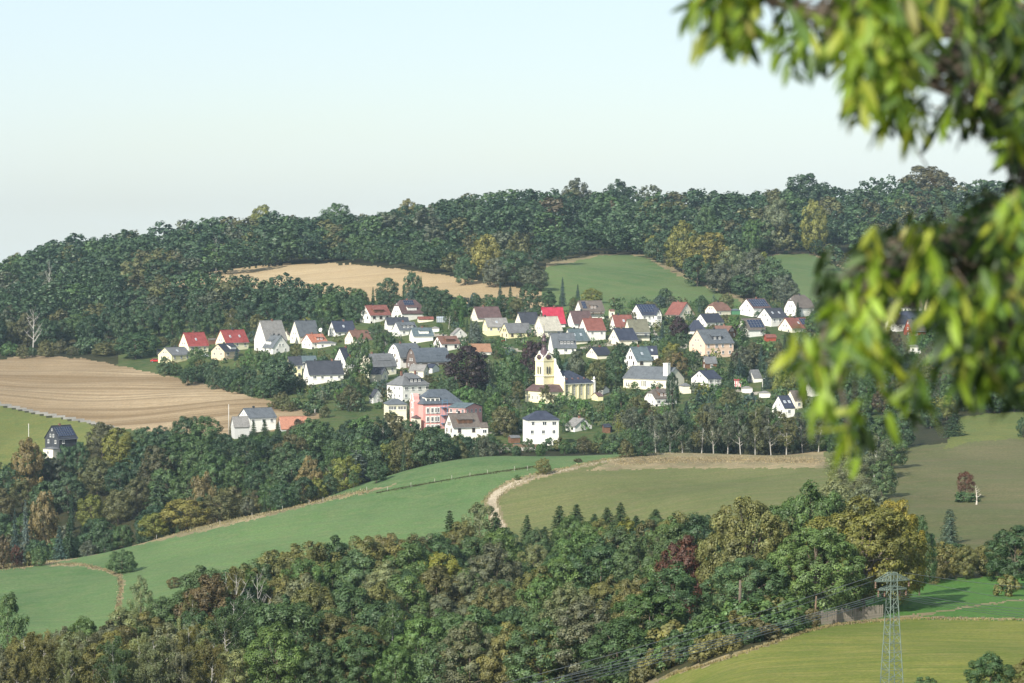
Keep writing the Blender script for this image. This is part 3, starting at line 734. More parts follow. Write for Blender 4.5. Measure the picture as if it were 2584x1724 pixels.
H('D',840,1030,1370,528,686,870,'peach','bluegrey','big peach apartment house with grey roof and twin dormer windows',dorm=(.32,.66,2,'bluegrey' if False else 'slate'),win=4,gwin=2,short='peach apartment house',D=11,name='apartment_house',cat='apartment house')
H('D',1000,1040,1168,850,925,995,'wood','grey','brown wooden garden house with grey roof below the peach apartment house',chim=1,short='brown garden house',D=5,name='garden_house',cat='garden house')
H('D',785,575,55,978,1115,1250,'cream','bluegrey','long cream parish hall with blue-grey roof and square white chimney tower',win=0,gwin=0,chim=0,short='long cream hall',D=10.5,name='village_hall',cat='hall')
H('D',865,1060,1222,1015,1110,1210,'white','blue','white house with dark blue roof behind the tall lamp pole',short='dark blue roof by the lamp pole',D=9)
H('D',725,775,865,1165,1200,1290,'cream','grey','small cream garage with flat grey roof right of the hall',kind='hip',chim=0,win=0,gwin=1,D=5,short='cream garage',name='garage',cat='garage')
H('D',310,440,692,1235,1348,1445,'white','taupe','white villa with hipped taupe roof and three-window dormer band',kind='halfhip',dorm=(.25,.85,3,'wood'),short='villa with taupe roof',win=3)
H('F',1880,2015,2122,503,632,738,'white','blue','narrow white house with dark blue roof and two skylights above the birches',sky_=2,short='narrow white house above the birches',D=9,chim=0)
H('F',2020,2125,2202,447,555,640,'cream','taupe','pale house with weathered taupe roof behind the narrow white house',short='weathered taupe roof',chim=0,y0=930)
H('F',2240,2300,2480,350,400,510,'white','grey','white building showing between hanging leaves, right of the narrow white house',short='white building behind the leaves')
H('D',1520,1612,1705,1015,1112,1160,'white','grey','white gable peeping out of the dark spruces',chim=0,short='white gable among spruces')
H('D',1728,1762,1872,600,632,670,'redwood','redbrown','red-brown wooden garden shed below the house with solar panels',chim=0,D=4,win=1,gwin=0,short='red-brown shed',name='shed',cat='shed')
H('H',515,572,716,432,495,540,'white','taupe','white house with dark taupe roof seen between the hanging leaves, uppermost',short='upper house behind the leaves')
H('H',862,885,992,445,505,535,'white','purplebrown','purple-brown roofed house behind the hanging leaves',short='purple-brown roof behind the leaves')
H('H',1002,1045,1112,432,520,570,'yellow','taupe','yellow gabled house behind the hanging leaves, rightmost on the slope',short='yellow gable behind the leaves')
H('H',852,880,1002,530,572,600,'white','blue','long dark blue roof behind the hanging leaves',chim=0,short='long dark blue roof')
H('H',785,845,932,555,600,645,'white','black','white gabled house with black roof behind the hanging leaves',short='black roof behind the leaves')
H('H',888,935,1012,575,640,670,'redwood','taupe','red timbered house behind the hanging leaves',short='red timbered house',D=6)
H('H',915,922,986,720,730,770,'white','lightgrey','small white flat-roofed building behind the hanging leaves',kind='hip',chim=0,gwin=0,win=2,short='small white flat building')
H('H',1288,1310,1362,868,882,915,'white','grey','little white hut with grey roof low at the far right',kind='hip',chim=0,D=4,win=1,gwin=0,short='little white hut',name='hut',cat='hut')
# -- lower middle
H('E',715,800,1066,565,697,800,'white','taupe','white house with brown-grey roof and three-window dormer in front of the pink school',dorm=(.2,.75,3,'wood'),short='white house before the school',D=8,win=2,style='brown',d=940)
H('E',1060,1070,1142,655,705,800,'white','taupe','small white wing with brown-grey roof right of the house before the school',chim=0,kind='gable',D=5,win=1,gwin=0,short='small wing before the school',d=941.5,name='annex_building',cat='annex')
H('E',1495,1530,1845,540,628,830,'white','blue','white cube-like house with dark hipped roof above the valley trees',kind='hip',chim=0,win=3,gwin=0,short='white cube-like house',D=9,d=925)
H('E',2170,2000,1905,613,692,750,'white','lightgrey','small white house with light grey roof and gable facing right, beside the cube-like house',D=7.5,short='small light grey roofed house',chim=1)
H('B',592,478,443,1238,1330,1405,'white','dark','white-fronted garden cottage with its gable towards us, left of the white villa',D=5,chim=0,win=0,gwin=1,short='garden cottage',name='cottage',cat='cottage')
H('B',640,825,1152,1047,1190,1390,'white','grey','white two-storey villa with hipped grey roof and trapezoid dormer behind the pink school',kind='hip',D=10,win=4,gwin=3,dorm=(.32,.75,3,'slate'),chim=2,short='white hipped villa',name='villa',cat='villa')
H('B',1140,1078,905,945,1012,1100,'cream','lightgrey','small cream house with pale roof and gable facing right, left of the copper beech',D=6,chim=0,win=1,short='small cream house',y0=1050)
H('B',1262,1178,1095,938,985,1045,'white','blue','little house with blue roof between the small cream house and the copper beech',D=6,chim=0,win=0,gwin=1,short='little blue-roofed house',y0=1055)
H('B',645,800,1052,695,862,995,'white','bluegrey','white house with rounded grey gambrel roof and one solar field',kind='mansard',solar=(.18,.40,.30,.95,2,3),D=9.5,win=3,gwin=2,short='white gambrel house',style='brown')
H('B',868,990,1392,748,915,1005,'shingle','slateblue','brown shingled house with broad grey gambrel roof and loggia left of the copper beech',kind='mansard',D=9,dorm=(.62,.95,2,'slate'),chim=2,short='brown shingled house',win=4)
H('C',150,175,250,828,850,860,'white','lightgrey','tiny white gable above the church trees',D=4,chim=0,win=0,gwin=0,short='tiny white gable',name='shed',cat='shed') if False else None
H('D',1672,1685,1802,1268,1280,1340,'white','lightgrey','white garden caravan with flat roof above the birches',kind='hip',D=3,chim=0,win=2,gwin=0,short='white caravan',name='caravan',cat='caravan')
H('F',118,122,188,820,830,890,'slate','black','black garage box beside the dark garden hedge above the meadow',kind='hip',D=4,chim=0,win=0,gwin=0,short='black garage box',name='garage',cat='garage')
H('E',1340,1370,1460,808,825,860,'wood','grey','low wooden shed with grey roof at the front edge of the village',kind='gable',D=3.5,chim=0,win=0,gwin=0,short='low wooden shed',name='shed',cat='shed')
H('E',2270,2290,2350,670,700,760,'wood','black','dark garden shed at the right end of the village front edge',D=4,chim=0,win=0,gwin=0,short='dark garden shed',name='shed',cat='shed')
H('A',580,600,672,465,482,530,'wood','taupe','brown wooden carport between the two red roofs',D=4,chim=0,win=0,gwin=0,short='brown carport',name='carport',cat='carport')
H('A',60,75,130,575,600,640,'white','dark','small dark-roofed shed left of the low yellow house',D=4,chim=0,win=1,gwin=0,short='small dark-roofed shed',name='shed',cat='shed')
H('D',1330,1345,1450,290,300,350,'green','green' if False else 'teal','green tarpaulin garage beside the half-hipped bungalow',kind='hip',D=4,chim=0,win=0,gwin=0,short='green garage',name='garage',cat='garage')

H('C',1775,1700,1680,1215,1250,1300,'white','lightgrey','small white house peeping between the trees right of the church',D=5,chim=0,win=0,gwin=1,short='small white house right of the church')
H('C',1565,1640,1702,1300,1340,1378,'yellow','purplebrown','low yellow outbuilding at the right end of the church nave',D=5,chim=0,win=1,gwin=0,short='yellow outbuilding by the church',name='outbuilding',cat='outbuilding')
H('B',1170,1185,1262,512,525,562,'white','lightgrey','white flat-roofed garage right of the pale teal roof',kind='hip',D=4,chim=0,win=1,gwin=0,short='white flat garage',name='garage',cat='garage')
H('A',1370,1402,1442,385,425,485,'cream','taupe','narrow cream annex between the tall white house and the steep blue-grey roof',D=5,chim=0,win=0,gwin=1,short='narrow cream annex',name='annex_building',cat='annex')
H('D',1462,1475,1592,1252,1258,1282,'white','lightgrey','long low white shelter roof above the birches left of the caravan',kind='hip',D=3,chim=0,win=0,gwin=0,short='long low white shelter',name='shed',cat='shed')
H('B',1003,1020,1192,385,412,452,'cream','redbrown','row of cream garages with dark red roof right of the purple-brown roof',D=4,chim=0,win=2,gwin=0,short='row of garages',name='garage',cat='garage')
H('C',1768,1785,1822,290,310,420,'cream','brown','narrow cream building right of the taupe solar-roofed house',D=4,chim=0,win=1,gwin=0,short='narrow cream building')
# extras on the long hall: chimney tower, tall slit windows
e, W, D, hw, hr, mir = HOUSES['long cream parish hall with blue-grey roof and square white chimney tower']
MB().box(W-2.6, W-.6, 1.2, 3.0, hw-1, hw+hr+1.6).box(W-2.72, W-.48, 1.08, 3.12, hw+hr+1.6, hw+hr+1.8).build('chimney_tower', wallm('white'), e)
FM = Matrix.Translation((0, -.02, 0))
for x in (.06, .115, .42, .465, .50, .64, .69):
    window(e, FM, x*W, .9, .55, 2.6 if .4 < x < .6 else 1.7)
# white solar house: front cross gable at the right
e, W, D, hw, hr, mir = HOUSES['white house with a blue roof almost covered in solar panels, below the green field']
g = MB(); x0, x1 = W*.66, W*.97; xm = (x0+x1)/2; zt = hw+hr*.62
pts = [(x0,-1.6,-4),(x1,-1.6,-4),(x1,-1.6,hw),(xm,-1.6,zt),(x0,-1.6,hw)]; bk = [(a, D*.4, c) for a, b, c in pts]
g.solid(pts+bk, [(0,1,2,3,4)]+[(i, i+5, (i+1) % 5+5, (i+1) % 5) for i in range(5)]); gw = g.build('cross_gable', wallm('white'), e)
gr_ = MB()
for a, b in ((x0-.3, xm), (x1+.3, xm)):
    za = hw-.3
    v = [(a,-1.95,za),(b,-1.95,zt+.05),(b,D*.45,zt+.05),(a,D*.45,za)]; v2 = [(p,q,r+.18) for p,q,r in v]
    gr_.solid(v+v2, [(3,2,1,0),(4,5,6,7),(0,1,5,4),(1,2,6,5),(2,3,7,6),(3,0,4,7)])
gr_.build('gable_roof', roofm('blue'), gw)
for k in range(3): window(e, Matrix.Translation((0,-1.63,0)), x0+.5+k*(x1-x0-1.6)/2, hw-2.2, .7, 1.9)
window(e, Matrix.Translation((0,-1.63,0)), xm-.3, hw+.2, .6, 1.5)

# ------------------------------------------------------------------ pink school
def rotbox(e, name, mat, x0, x1, y0, y1, z0, z1): return MB().box(x0, x1, y0, y1, z0, z1).build(name, mat, e)
def school():
    P = at(cx_('E', 500, 0)[0], 985); s = F/P[1]
    b = pix(cx_('E', 500, 670)[0], cx_('E', 0, 675)[1], P[1])
    m = 1/s/3.9167                        # metres per crop pixel
    th = math.radians(26); e = empty('school_building', (b[0], b[1], b[2]), th)
    tag(e, 'pink school with grey hipped roof, white dormers and blue fire escape left of the church', 'school')
    c, sn = math.cos(th), math.sin(th)
    W = 430*m/c*.90; D = 100*m/sn*1.15; hw = 208*m; hr = 142*m*.92
    pk, rf = wallm('pink'), roofm('slateblue')
    wall_mesh('hip', W, D, hw, hr).build('wall', pk, e)
    roof_mesh('hip', W, D, hw, hr, .4).build('roof', rf, e)
    FM = Matrix.Translation((0, -.02, 0))
    xs = [.085, .20, .30, .345]
    for z in (hw-3.2, hw-6.2, hw-9.0):
        for x in xs: 
            sur = MB().box(x*W-.25, x*W+1.15, -.10, -.015, z-.25, z+2.05).build('window_surround', wallm('white'), e)
            window(e, Matrix.Translation((0,-.09,0)), x*W, z, .9, 1.8)
        for x in (.60, .68): window(e, FM, x*W, z, .9, 1.6)
    for x in (.09, .2, .32):           # dormers with white fronts
        x0 = x*W; yf = .5; zf = hw+.3
        dd = MB(); v = [(x0,yf,zf-.4),(x0+1.7,yf,zf-.4),(x0+1.7,yf,zf+1.7),(x0,yf,zf+1.7),(x0,3.6,zf+1.2),(x0+1.7,3.6,zf+1.2),(x0+1.7,3.6,zf+1.9),(x0,3.6,zf+1.9)]
        dd.solid(v, [(0,1,2,3),(1,5,6,2),(4,0,3,7)]); d_ = dd.build('dormer', wallm('white'), e)
        MB().solid([(x0-.2,yf-.2,zf+1.7),(x0+1.9,yf-.2,zf+1.7),(x0+1.9,3.8,zf+1.95),(x0-.2,3.8,zf+1.95),(x0-.2,yf-.2,zf+1.85),(x0+1.9,yf-.2,zf+1.85),(x0+1.9,3.8,zf+2.1),(x0-.2,3.8,zf+2.1)],
            [(3,2,1,0),(4,5,6,7),(0,1,5,4),(1,2,6,5),(2,3,7,6),(3,0,4,7)]).build('dormer_roof', rf, d_)
        p = MB().box(x0+.35, x0+.8, yf-.04, yf, zf+.2, zf+1.35).box(x0+.9, x0+1.35, yf-.04, yf, zf+.2, zf+1.35).build('pane', M_glass, d_)
    # stair tower with curved gable on the left face
    tg = MB(); tw = 3.6; yc = D*.62; x0 = -1.6; pr = [(-tw/2,-4),(-tw/2,hw+.4),(-tw*.42,hw+1.0),(-tw*.30,hw+1.2),(-tw*.26,hw+2.3),(-tw*.14,hw+3.0),(0,hw+3.25)]
    pr = pr+[(-a, z) for a, z in reversed(pr[:-1])]
    f0 = [(x0, yc-a, z) for a, z in pr]; f1 = [(.6, yc-a, z) for a, z in pr]; n = len(pr)
    tg.solid(f0+f1, [tuple(range(n)), tuple(reversed(range(n, 2*n)))]+[(i, i+n, (i+1) % n+n, (i+1) % n) for i in range(n)])
    t_ = tg.build('stair_tower', pk, e)
    cp = MB(); 
    for i in range(1, n-2): cp.tube([(x0-.05, f0[i][1], f0[i][2]+.1), (x0-.05, f0[i+1][1], f0[i+1][2]+.1)], .22, 5)
    cp.build('gable_coping', wallm('white'), t_)
    GL = Matrix.Translation((x0-.03, yc+1.0, 0)) @ Matrix.Rotation(-math.pi/2, 4, 'Z')
    for z in (hw-1.6, hw-5.0):
        MB().box(x0-.06, x0-.01, yc-.95, yc+.55, z-.2, z+2.1).build('window_surround', wallm('white'), e)
        window(e, Matrix.Translation((x0-.08, yc+.3, 0)) @ Matrix.Rotation(-math.pi/2, 4, 'Z'), 0, z, 1.0, 1.8)
    # porch
    MB().box(-3.4, -1.2, -1.0, 2.2, -4, 2.4).build('porch', wallm('cream'), e)
    MB().solid([(-3.7,-1.3,2.4),(-1.0,-1.3,2.4),(-1.0,2.5,2.4),(-3.7,2.5,2.4),(-2.3,.6,3.5)], [(3,2,1,0),(0,1,4),(1,2,4),(2,3,4),(3,0,4)]).build('porch_roof', roofm('purplebrown'), e)
    # fire escape
    fe = MB(); x0 = .44*W
    for k in range(4): fe.box(x0, x0+2.1, -1.3, -.05, hw-1.4-k*2.7, hw-1.3-k*2.7)
    for x in (x0, x0+2.0): fe.box(x, x+.09, -1.3, -1.2, -2, hw+1.2)
    for k in range(3): fe.tube([(x0+.1, -1.2, hw-1.4-k*2.7), (x0+1.9, -1.2, hw-4.1-k*2.7)], .06, 4)
    fe.box(x0, x0+2.1, -1.3, -1.24, hw+.2, hw+.3); fe.box(x0, x0+2.1, -1.3, -1.24, hw+1.1, hw+1.2)
    fe.build('fire_escape', paint('blue_steel', (.10,.25,.40), .5, .1), e)
    RECTS.append([cx_('E', 400, 0)[0], cx_('E', 930, 0)[0], cx_('E', 0, 318)[1], cx_('E', 0, 670)[1], P[1], 'pink school'])
    q = Matrix.Rotation(th, 3, 'Z') @ Vector((W/2, D/2, 0)); FOOT.append((b[0]+q.x, b[1]+q.y, W/2+2)); FOOT.append((b[0]+q.x-5, b[1]+q.y, W/2))
school()
H('E',140,155,340,420,476,590,'paleyellow','bluegrey','pale yellow schoolhouse wing with tall windows left of the pink school',kind='hip',D=9,win=6,gwin=0,chim=0,short='yellow school wing',d=990,name='school_wing',cat='school wing')
H('E',1085,918,752,465,507,650,'pink','teal','pink wing with low teal roof and gable facing right, attached to the school',D=10,win=3,gwin=4,chim=0,short='pink school wing',d=975,name='school_wing',cat='school wing')

# ------------------------------------------------------------------ church
def church():
    u0, vb = cx_('C', 1238, 1400); y = 1050.0; b = pix(u0, vb, y); s = F/y; m = 1/s/4.7
    th = math.radians(42); e = empty('church', (b[0], b[1], b[2]), th - math.atan2(b[0], y))
    tag(e, 'yellow church with tall bell tower, dark baroque spire and blue-black nave roof', 'church')
    c, sn = math.cos(th), math.sin(th)
    yl = wallm('churchyellow'); wh = wallm('white'); bl = roofm('blue'); cop = paint('copper_dark', (.075,.045,.05), .45, .25, 2, .5)
    W = 352*m/c; D = 300*m/sn; hw = 236*m; hr = 150*m*.93
    # nave: body, gable roof hipped at the east end
    n = MB(); n.box(0, W, 0, D, -4, hw); n.build('nave_wall', yl, e)
    o = .5
    ins = D*.42; v = [(-.1,-o,hw-.1),(W+o,-o,hw-.1),(W+o,D+o,hw-.1),(-.1,D+o,hw-.1),(-.1,D/2,hw+hr),(W-ins,D/2,hw+hr)]
    MB().solid(v, [(0,1,5,4),(1,2,5),(2,3,4,5),(3,0,4),(3,2,1,0)]).build('nave_roof', bl, e)
    # stepped and curved west gable standing proud of the roof
    pr = [(-.55,-4),(-.55,hw+.6),(-.35,hw+1.7),(.35,hw+1.9),(1.0,hw+2.4),(1.5,hw+3.4),(2.0,hw+3.9),(2.6,hw+4.3),(3.0,hw+5.4),(3.5,hw+6.2),(4.1,hw+6.6),(4.4,hw+8.6)]
    L_ = pr+[(D-a, z) for a, z in reversed(pr)]
    f0 = [(-.45, a, z) for a, z in L_]; f1 = [(.1, a, z) for a, z in L_]; k = len(L_)
    MB().solid(f0+f1, [tuple(range(k)), tuple(reversed(range(k, 2*k)))]+[(i, i+k, (i+1) % k+k, (i+1) % k) for i in range(k)]).build('west_gable', yl, e)
    cb = MB()
    for i in range(1, k-2): 
        if abs(f0[i][1]-D/2) > 1.5: cb.tube([(-.2, f0[i][1], f0[i][2]+.08), (-.2, f0[i+1][1], f0[i+1][2]+.08)], .2, 5)
    for a in (-.3, 2.2): cb.lathe([(.1,hw+1.6 if a < 0 else hw+4.2),(.42,hw+2.1 if a < 0 else hw+4.7),(.1,hw+2.7 if a < 0 else hw+5.2)], 8, -.2, a)
    cb.build('gable_coping', wh, e)
    # east end small scroll gable corner
    ec = MB().box(W-.1, W+.55, -.55, 1.2, -4, hw+.7); ec.lathe([(.1,hw+.6),(.5,hw+1.2),(.35,hw+1.7),(.1,hw+2.1)], 8, W+.2, -.1); ec.build('corner_pier', wh, e)
    # windows of the nave: tall arched with five lights
    for x in (.10, .345, .585, .825):
        xx = x*W; a = MB(); hgt = 5.0; z0 = hw*.38; r = .30
        pts = [(xx-r, z0), (xx+r, z0)]+[(xx+r*math.cos(t), z0+hgt-1.2+r*1.5*math.sin(t)) for t in np.linspace(0, math.pi, 9)]
        front = [(p, -.04, z) for p, z in pts]; back = [(p, .03, z) for p, z in pts]; kk = len(pts)
        a.solid(front+back, [tuple(range(kk)), tuple(reversed(range(kk, 2*kk)))]+[(i, (i+1) % kk, (i+1) % kk+kk, i+kk) for i in range(kk)])
        g = a.build('arched_window', M_glass, e)
        bb = MB()
        for q in range(1, 5): bb.box(xx-.3, xx+.3, -.09, -.03, z0+q*.85-.05, z0+q*.85+.05)
        bb.box(xx-.05, xx+.05, -.10, -.04, z0, z0+hgt-.6)
        bb.build('glazing_bar', wh, g)
    for x in (.02, .235, .47, .71, .95):
        MB().box(x*W-.18, x*W+.18, -.32, -.01, -4, hw-.5).build('pilaster', yl, e)
        MB().tube([(x*W+.35, -.1, hw-.3), (x*W+.35, -.1, -1)], .06, 5).build('downpipe', M_dark, e)
    MB().box(-.3, W+.4, -.42, -.02, hw-.45, hw-.12).build('cornice', wh, e)
    sl = math.atan2(hr, D/2)
    for q in range(4):
        x = W*(.16+.2*q); yy = D*.12; zz = hw+yy*hr/(D/2)
        MB().solid([(x,yy,zz-.1),(x+1.3,yy,zz-.1),(x+.65,yy,zz+.75),(x+.65,yy+1.9,zz+.8)], [(0,1,2),(1,3,2),(0,2,3)]).build('roof_dormer', paint('dormer_brown', (.13,.07,.06), .6, .1), e)
    # tower
    ts = 205*m/(c+sn)*1.02; tx0 = -ts+.6-1.4; ty0 = D/2-ts/2+.6; zt = (1400-885)*m
    MB().box(tx0, tx0+ts, ty0, ty0+ts, -4, zt).build('tower_wall', yl, e)
    # white clock gablets on the four sides
    for fx, fy, rz in ((tx0, ty0+ts/2, -math.pi/2), (tx0+ts/2, ty0, 0), (tx0+ts, ty0+ts/2, math.pi/2), (tx0+ts/2, ty0+ts, math.pi)):
        g = MB(); hh = ts/2+.12
        pr = [(-hh,-.15),(-hh,.9),(-hh*.82,1.1),(-hh*.66,1.7),(-hh*.45,1.9),(-hh*.28,2.4),(-.25,2.8),(0,2.9)]; pr = pr+[(-a, z) for a, z in reversed(pr[:-1])]
        f0 = [(a, -.16, z) for a, z in pr]; f1 = [(a, .35, z) for a, z in pr]; k = len(pr)
        g.solid(f0+f1, [tuple(range(k)), tuple(reversed(range(k, 2*k)))]+[(i, i+k, (i+1) % k+k, (i+1) % k) for i in range(k)])
        g_ = g.build('clock_gable', yl, e); g_.matrix_local = Matrix.Translation((fx, fy, zt-.4)) @ Matrix.Rotation(rz, 4, 'Z')
        cb = MB()
        for i in range(1, k-2): cb.tube([(f0[i][0], -.05, f0[i][2]+.1), (f0[i+1][0], -.05, f0[i+1][2]+.1)], .17, 5)
        cb.lathe([(.05,2.7),(.36,3.0),(.36,3.3),(.05,3.6)], 8, 0, 0); cb.build('coping', wh, g_)
        # belfry openings in pairs
        for dx in (-.62, .62):
            ow = MB(); pts = [(dx-.27,-4.7),(dx+.27,-4.7)]+[(dx+.27*math.cos(t), -2.5+.45*math.sin(t)) for t in np.linspace(0, math.pi, 7)]
            kk = len(pts); ow.solid([(a, -.24, z) for a, z in pts]+[(a, -.14, z) for a, z in pts], [tuple(range(kk))]+[(i, (i+1) % kk, (i+1) % kk+kk, i+kk) for i in range(kk)])
            o_ = ow.build('belfry_opening', M_dark, g_); 
        MB().box(-hh, hh, -.3, -.02, -5.6, -5.35).build('string_course', wh, g_)
    cxx, cyy = tx0+ts/2, ty0+ts/2; r0 = ts*.62
    Z = lambda yy: (1400-yy)*m
    prof = [(r0*.88,Z(885)),(r0*1.0,Z(862)),(r0*.98,Z(840)),(r0*.84,Z(815)),(r0*.62,Z(793)),(r0*.44,Z(772)),(r0*.33,Z(750)),(r0*.27,Z(728)),(r0*.34,Z(718)),(r0*.34,Z(712))]
    MB().lathe(prof, 16, cxx, cyy).build('spire_dome', cop, e)
    ln = MB()
    for k in range(8):
        a = 2*math.pi*k/8; ln.tube([(cxx+r0*.28*math.cos(a), cyy+r0*.28*math.sin(a), Z(714)), (cxx+r0*.28*math.cos(a), cyy+r0*.28*math.sin(a), Z(668))], .09, 4)
    ln.build('lantern', cop, e)
    MB().lathe([(r0*.36,Z(670)),(r0*.38,Z(660)),(r0*.33,Z(645)),(r0*.22,Z(632)),(r0*.20,Z(622)),(r0*.25,Z(612)),(r0*.18,Z(592)),(.12,Z(570)),(.07,Z(530)),(.05,Z(480))], 12, cxx, cyy).build('spire_onion', cop, e)
    MB().lathe([(.03,Z(478)),(.22,Z(470)),(.03,Z(462))], 8, cxx, cyy).tube([(cxx,cyy,Z(462)),(cxx,cyy,Z(452))], .04, 4).build('spire_ball', paint('gilt', (.7,.6,.35), .3, .05, metal=.6), e)
    # low narthex with brown hipped roof round the tower foot
    hn = 140*m; a0, a1, b0, b1 = -7.0, -.45, -.2, D*.98
    MB().box(a0, a1, b0, b1, -4, hn).build('narthex_wall', yl, e)
    v = [(a0-.3,b0-.3,hn),(a1,b0-.3,hn),(a1,b1+.3,hn),(a0-.3,b1+.3,hn),(a0+1.8,b0+2.2,hn+2.5),(a1,b0+2.2,hn+2.5),(a1,b1-2.2,hn+2.5),(a0+1.8,b1-2.2,hn+2.5)]
    MB().solid(v, [(0,1,5,4),(1,2,6,5),(2,3,7,6),(3,0,4,7),(4,5,6,7),(3,2,1,0)]).build('narthex_roof', roofm('purplebrown'), e)
    GLm = Matrix.Translation((a0-.03, b1, 0)) @ Matrix.Rotation(-math.pi/2, 4, 'Z')
    for q in range(5): window(e, GLm, 1.2+q*(b1-b0-3)/4, 1.2, .55, 1.6)
    for q in range(2): window(e, Matrix.Translation((0, b0-.03, 0)), a0+1.6+q*2.2, 1.2, .55, 1.5)
    RECTS.append([cx_('C', 865, 0)[0], cx_('C', 1600, 0)[0], cx_('C', 0, 985)[1], cx_('C', 0, 1395)[1], y, 'church'])
    RECTS.append([cx_('C', 925, 0)[0], cx_('C', 1150, 0)[0], cx_('C', 0, 560)[1], cx_('C', 0, 1395)[1], y, 'church tower'])
    R3 = Matrix.Rotation(th, 3, 'Z')
    for lx in (-4, 2, 8, W-2):
        q = R3 @ Vector((lx, D/2, 0)); FOOT.append((b[0]+q.x, b[1]+q.y, D/2+1.5))
church()
# ------------------------------------------------------------------ vegetation
def unit(a): return a/np.maximum(np.linalg.norm(a, axis=-1, keepdims=True), 1e-9)
def cards(P, N, size, asp=.62, tan=None, seed=0):
    """small pointed leaf-spray faces: centres P, normals N"""
    r = np.random.default_rng(seed); n = len(P); N = unit(N)
    T = r.normal(size=(n, 3)) if tan is None else tan
    T = unit(T-(T*N).sum(-1, keepdims=True)*N); B = np.cross(N, T)
    s = (size*r.uniform(.7, 1.35, n))[:, None]
    bow = N*s*.16
    v = np.stack([P-T*s*.5-bow, P+B*s*.5*asp+T*s*.04, P+T*s*.5-bow, P-B*s*.5*asp+T*s*.04], 1).reshape(-1, 3)
    return v, np.arange(4*n).reshape(-1, 4)

def broad_pts(seed, H, R, zb=.2, nl=26, per=160, lobe=(.26, .40), top=1.0, flat=1.0, sub=.36, nj=.22):
    r = np.random.default_rng(seed)
    z0 = H*zb; hc = (H-z0)/2; zc = z0+hc
    k = np.arange(nl)+.5; ph = np.arccos(1-2*k/nl*0.97); th = math.pi*(1+5**.5)*k+r.uniform(0, 6)
    d = np.stack([np.cos(th)*np.sin(ph), np.sin(th)*np.sin(ph), np.cos(ph)], -1)+r.normal(size=(nl, 3))*.12; d = unit(d)
    lr = R*r.uniform(*lobe, nl)*(1-.18*d[:, 2])
    sh = r.uniform(.80, 1.06, nl)[:, None]
    env = np.array([R, R, hc])[None]*(1-np.array([1, 1, .8])[None]*(lr/R*.75)[:, None])
    zf = d[:, 2:3]
    taper = np.where(zf > 0, 1-.22*top*zf**2, np.minimum(1/np.sqrt(np.maximum(1-zf**2, .12))**.75, 2.2)*(1-.10*zf**2))
    C = d*env*sh*np.concatenate([taper, taper, np.ones_like(taper)], 1)*np.array([1, 1, flat])+np.array([0, 0, zc])
    ci = int(nl*.16)
    C[r.choice(nl, ci, False)] *= np.array([.5, .5, 1])
    P, Nn = [], []
    for i in range(nl):
        m = 9
        sd = unit(r.normal(size=(m, 3))+d[i]*.6+np.array([0, 0, .12])); sc = C[i]+sd*lr[i]*.74*np.array([.95, .95, 1.08])
        sr = lr[i]*sub*r.uniform(.8, 1.25, m)
        j = r.integers(0, m, per)
        q = unit(r.normal(size=(per, 3))+sd[j]*.5+np.array([0, 0, .08])); pp = sc[j]+q*(sr[j]*(r.uniform(.45, 1.0, per)**.7*1.25))[:, None]
        P.append(pp); Nn.append(q*.75+sd[j]*.45+d[i]*.15+r.normal(size=(per, 3))*nj+np.array([0, 0, .20]))
    P = np.concatenate(P); Nn = np.concatenate(Nn)
    own = np.repeat(np.arange(nl), per); keep = np.ones(len(P), bool)
    for i in range(nl):
        dd = np.linalg.norm((P-C[i])/np.array([1, 1, .9]), axis=1); keep &= ~((dd < lr[i]*.62) & (own != i))
    return P[keep], Nn[keep], C, lr

M_leaf = foliage('foliage'); M_leafs = foliage('foliage_woodland', attr=True, leafvar=.15)
M_bark = paint('bark', (.13,.105,.08), .95, .3, 4)
M_birchb = paint('birch_bark', (.40,.385,.35), .8, .35, 3)
M_deadb = paint('dead_wood', (.52,.47,.40), .9, .2, 3)

def trunk_mesh(name, H, R, C, seed, mat, r0=.3, nlimb=8, lean=.0, zt=.7):
    r = random.Random(seed); mb = MB()
    bx, by = lean*H, r.uniform(-.2, .2)
    pts = [(0, 0, -1.2), (0, 0, 0), (bx*.2, by*.3, H*.2), (bx*.6, by, H*.45), (bx, by*1.4, H*zt)]
    mb.tube(pts, [r0*1.25, r0, r0*.78, r0*.5, r0*.15], 6)
    ids = list(range(len(C))); r.shuffle(ids)
    for i in ids[:nlimb]:
        t = r.uniform(.25, .55); z = H*t; c = C[i]
        if c[2] < z+.3: z = max(H*.15, c[2]-1.2)
        a = (bx*t, by*t, z); mid = (a[0]+(c[0]-a[0])*.45, a[1]+(c[1]-a[1])*.45, z+(c[2]-z)*.55)
        mb.tube([a, mid, tuple(c)], [r0*.42, r0*.26, r0*.07], 4)
    return mb.mesh(name, mat)

TPL = {}
def mk_broad(key, n, H, R, size, nl, per, r0=.3, mat=None, bark=None, nlimb=8, **k):
    L = []
    for i in range(n):
        sd = sum(ord(q) for q in key)*7+i*31
        P, N, C, lr = broad_pts(sd, H, R, nl=nl, per=per, **k)
        v, f = cards(P, N, size, .7, seed=sd)
        L.append((np_mesh('crown', v, f, (mat or M_leaf,)), trunk_mesh('trunk', H, R, C, sd, bark or M_bark, r0, nlimb), H, R))
    TPL[key] = L
mk_broad('mid', 8, 15, 5.6, .46, 42, 200, lobe=(.20,.33), sub=.46, zb=.06)
mk_broad('round', 4, 10, 4.6, .36, 34, 200, zb=.03, lobe=(.20,.32), sub=.45)
mk_broad('near', 6, 16, 5.4, .30, 52, 400, lobe=(.17,.30), r0=.26, zb=.08, sub=.46)
mk_broad('loose', 4, 16, 4.4, .34, 30, 210, lobe=(.2,.32), sub=.6, zb=.2, r0=.2)
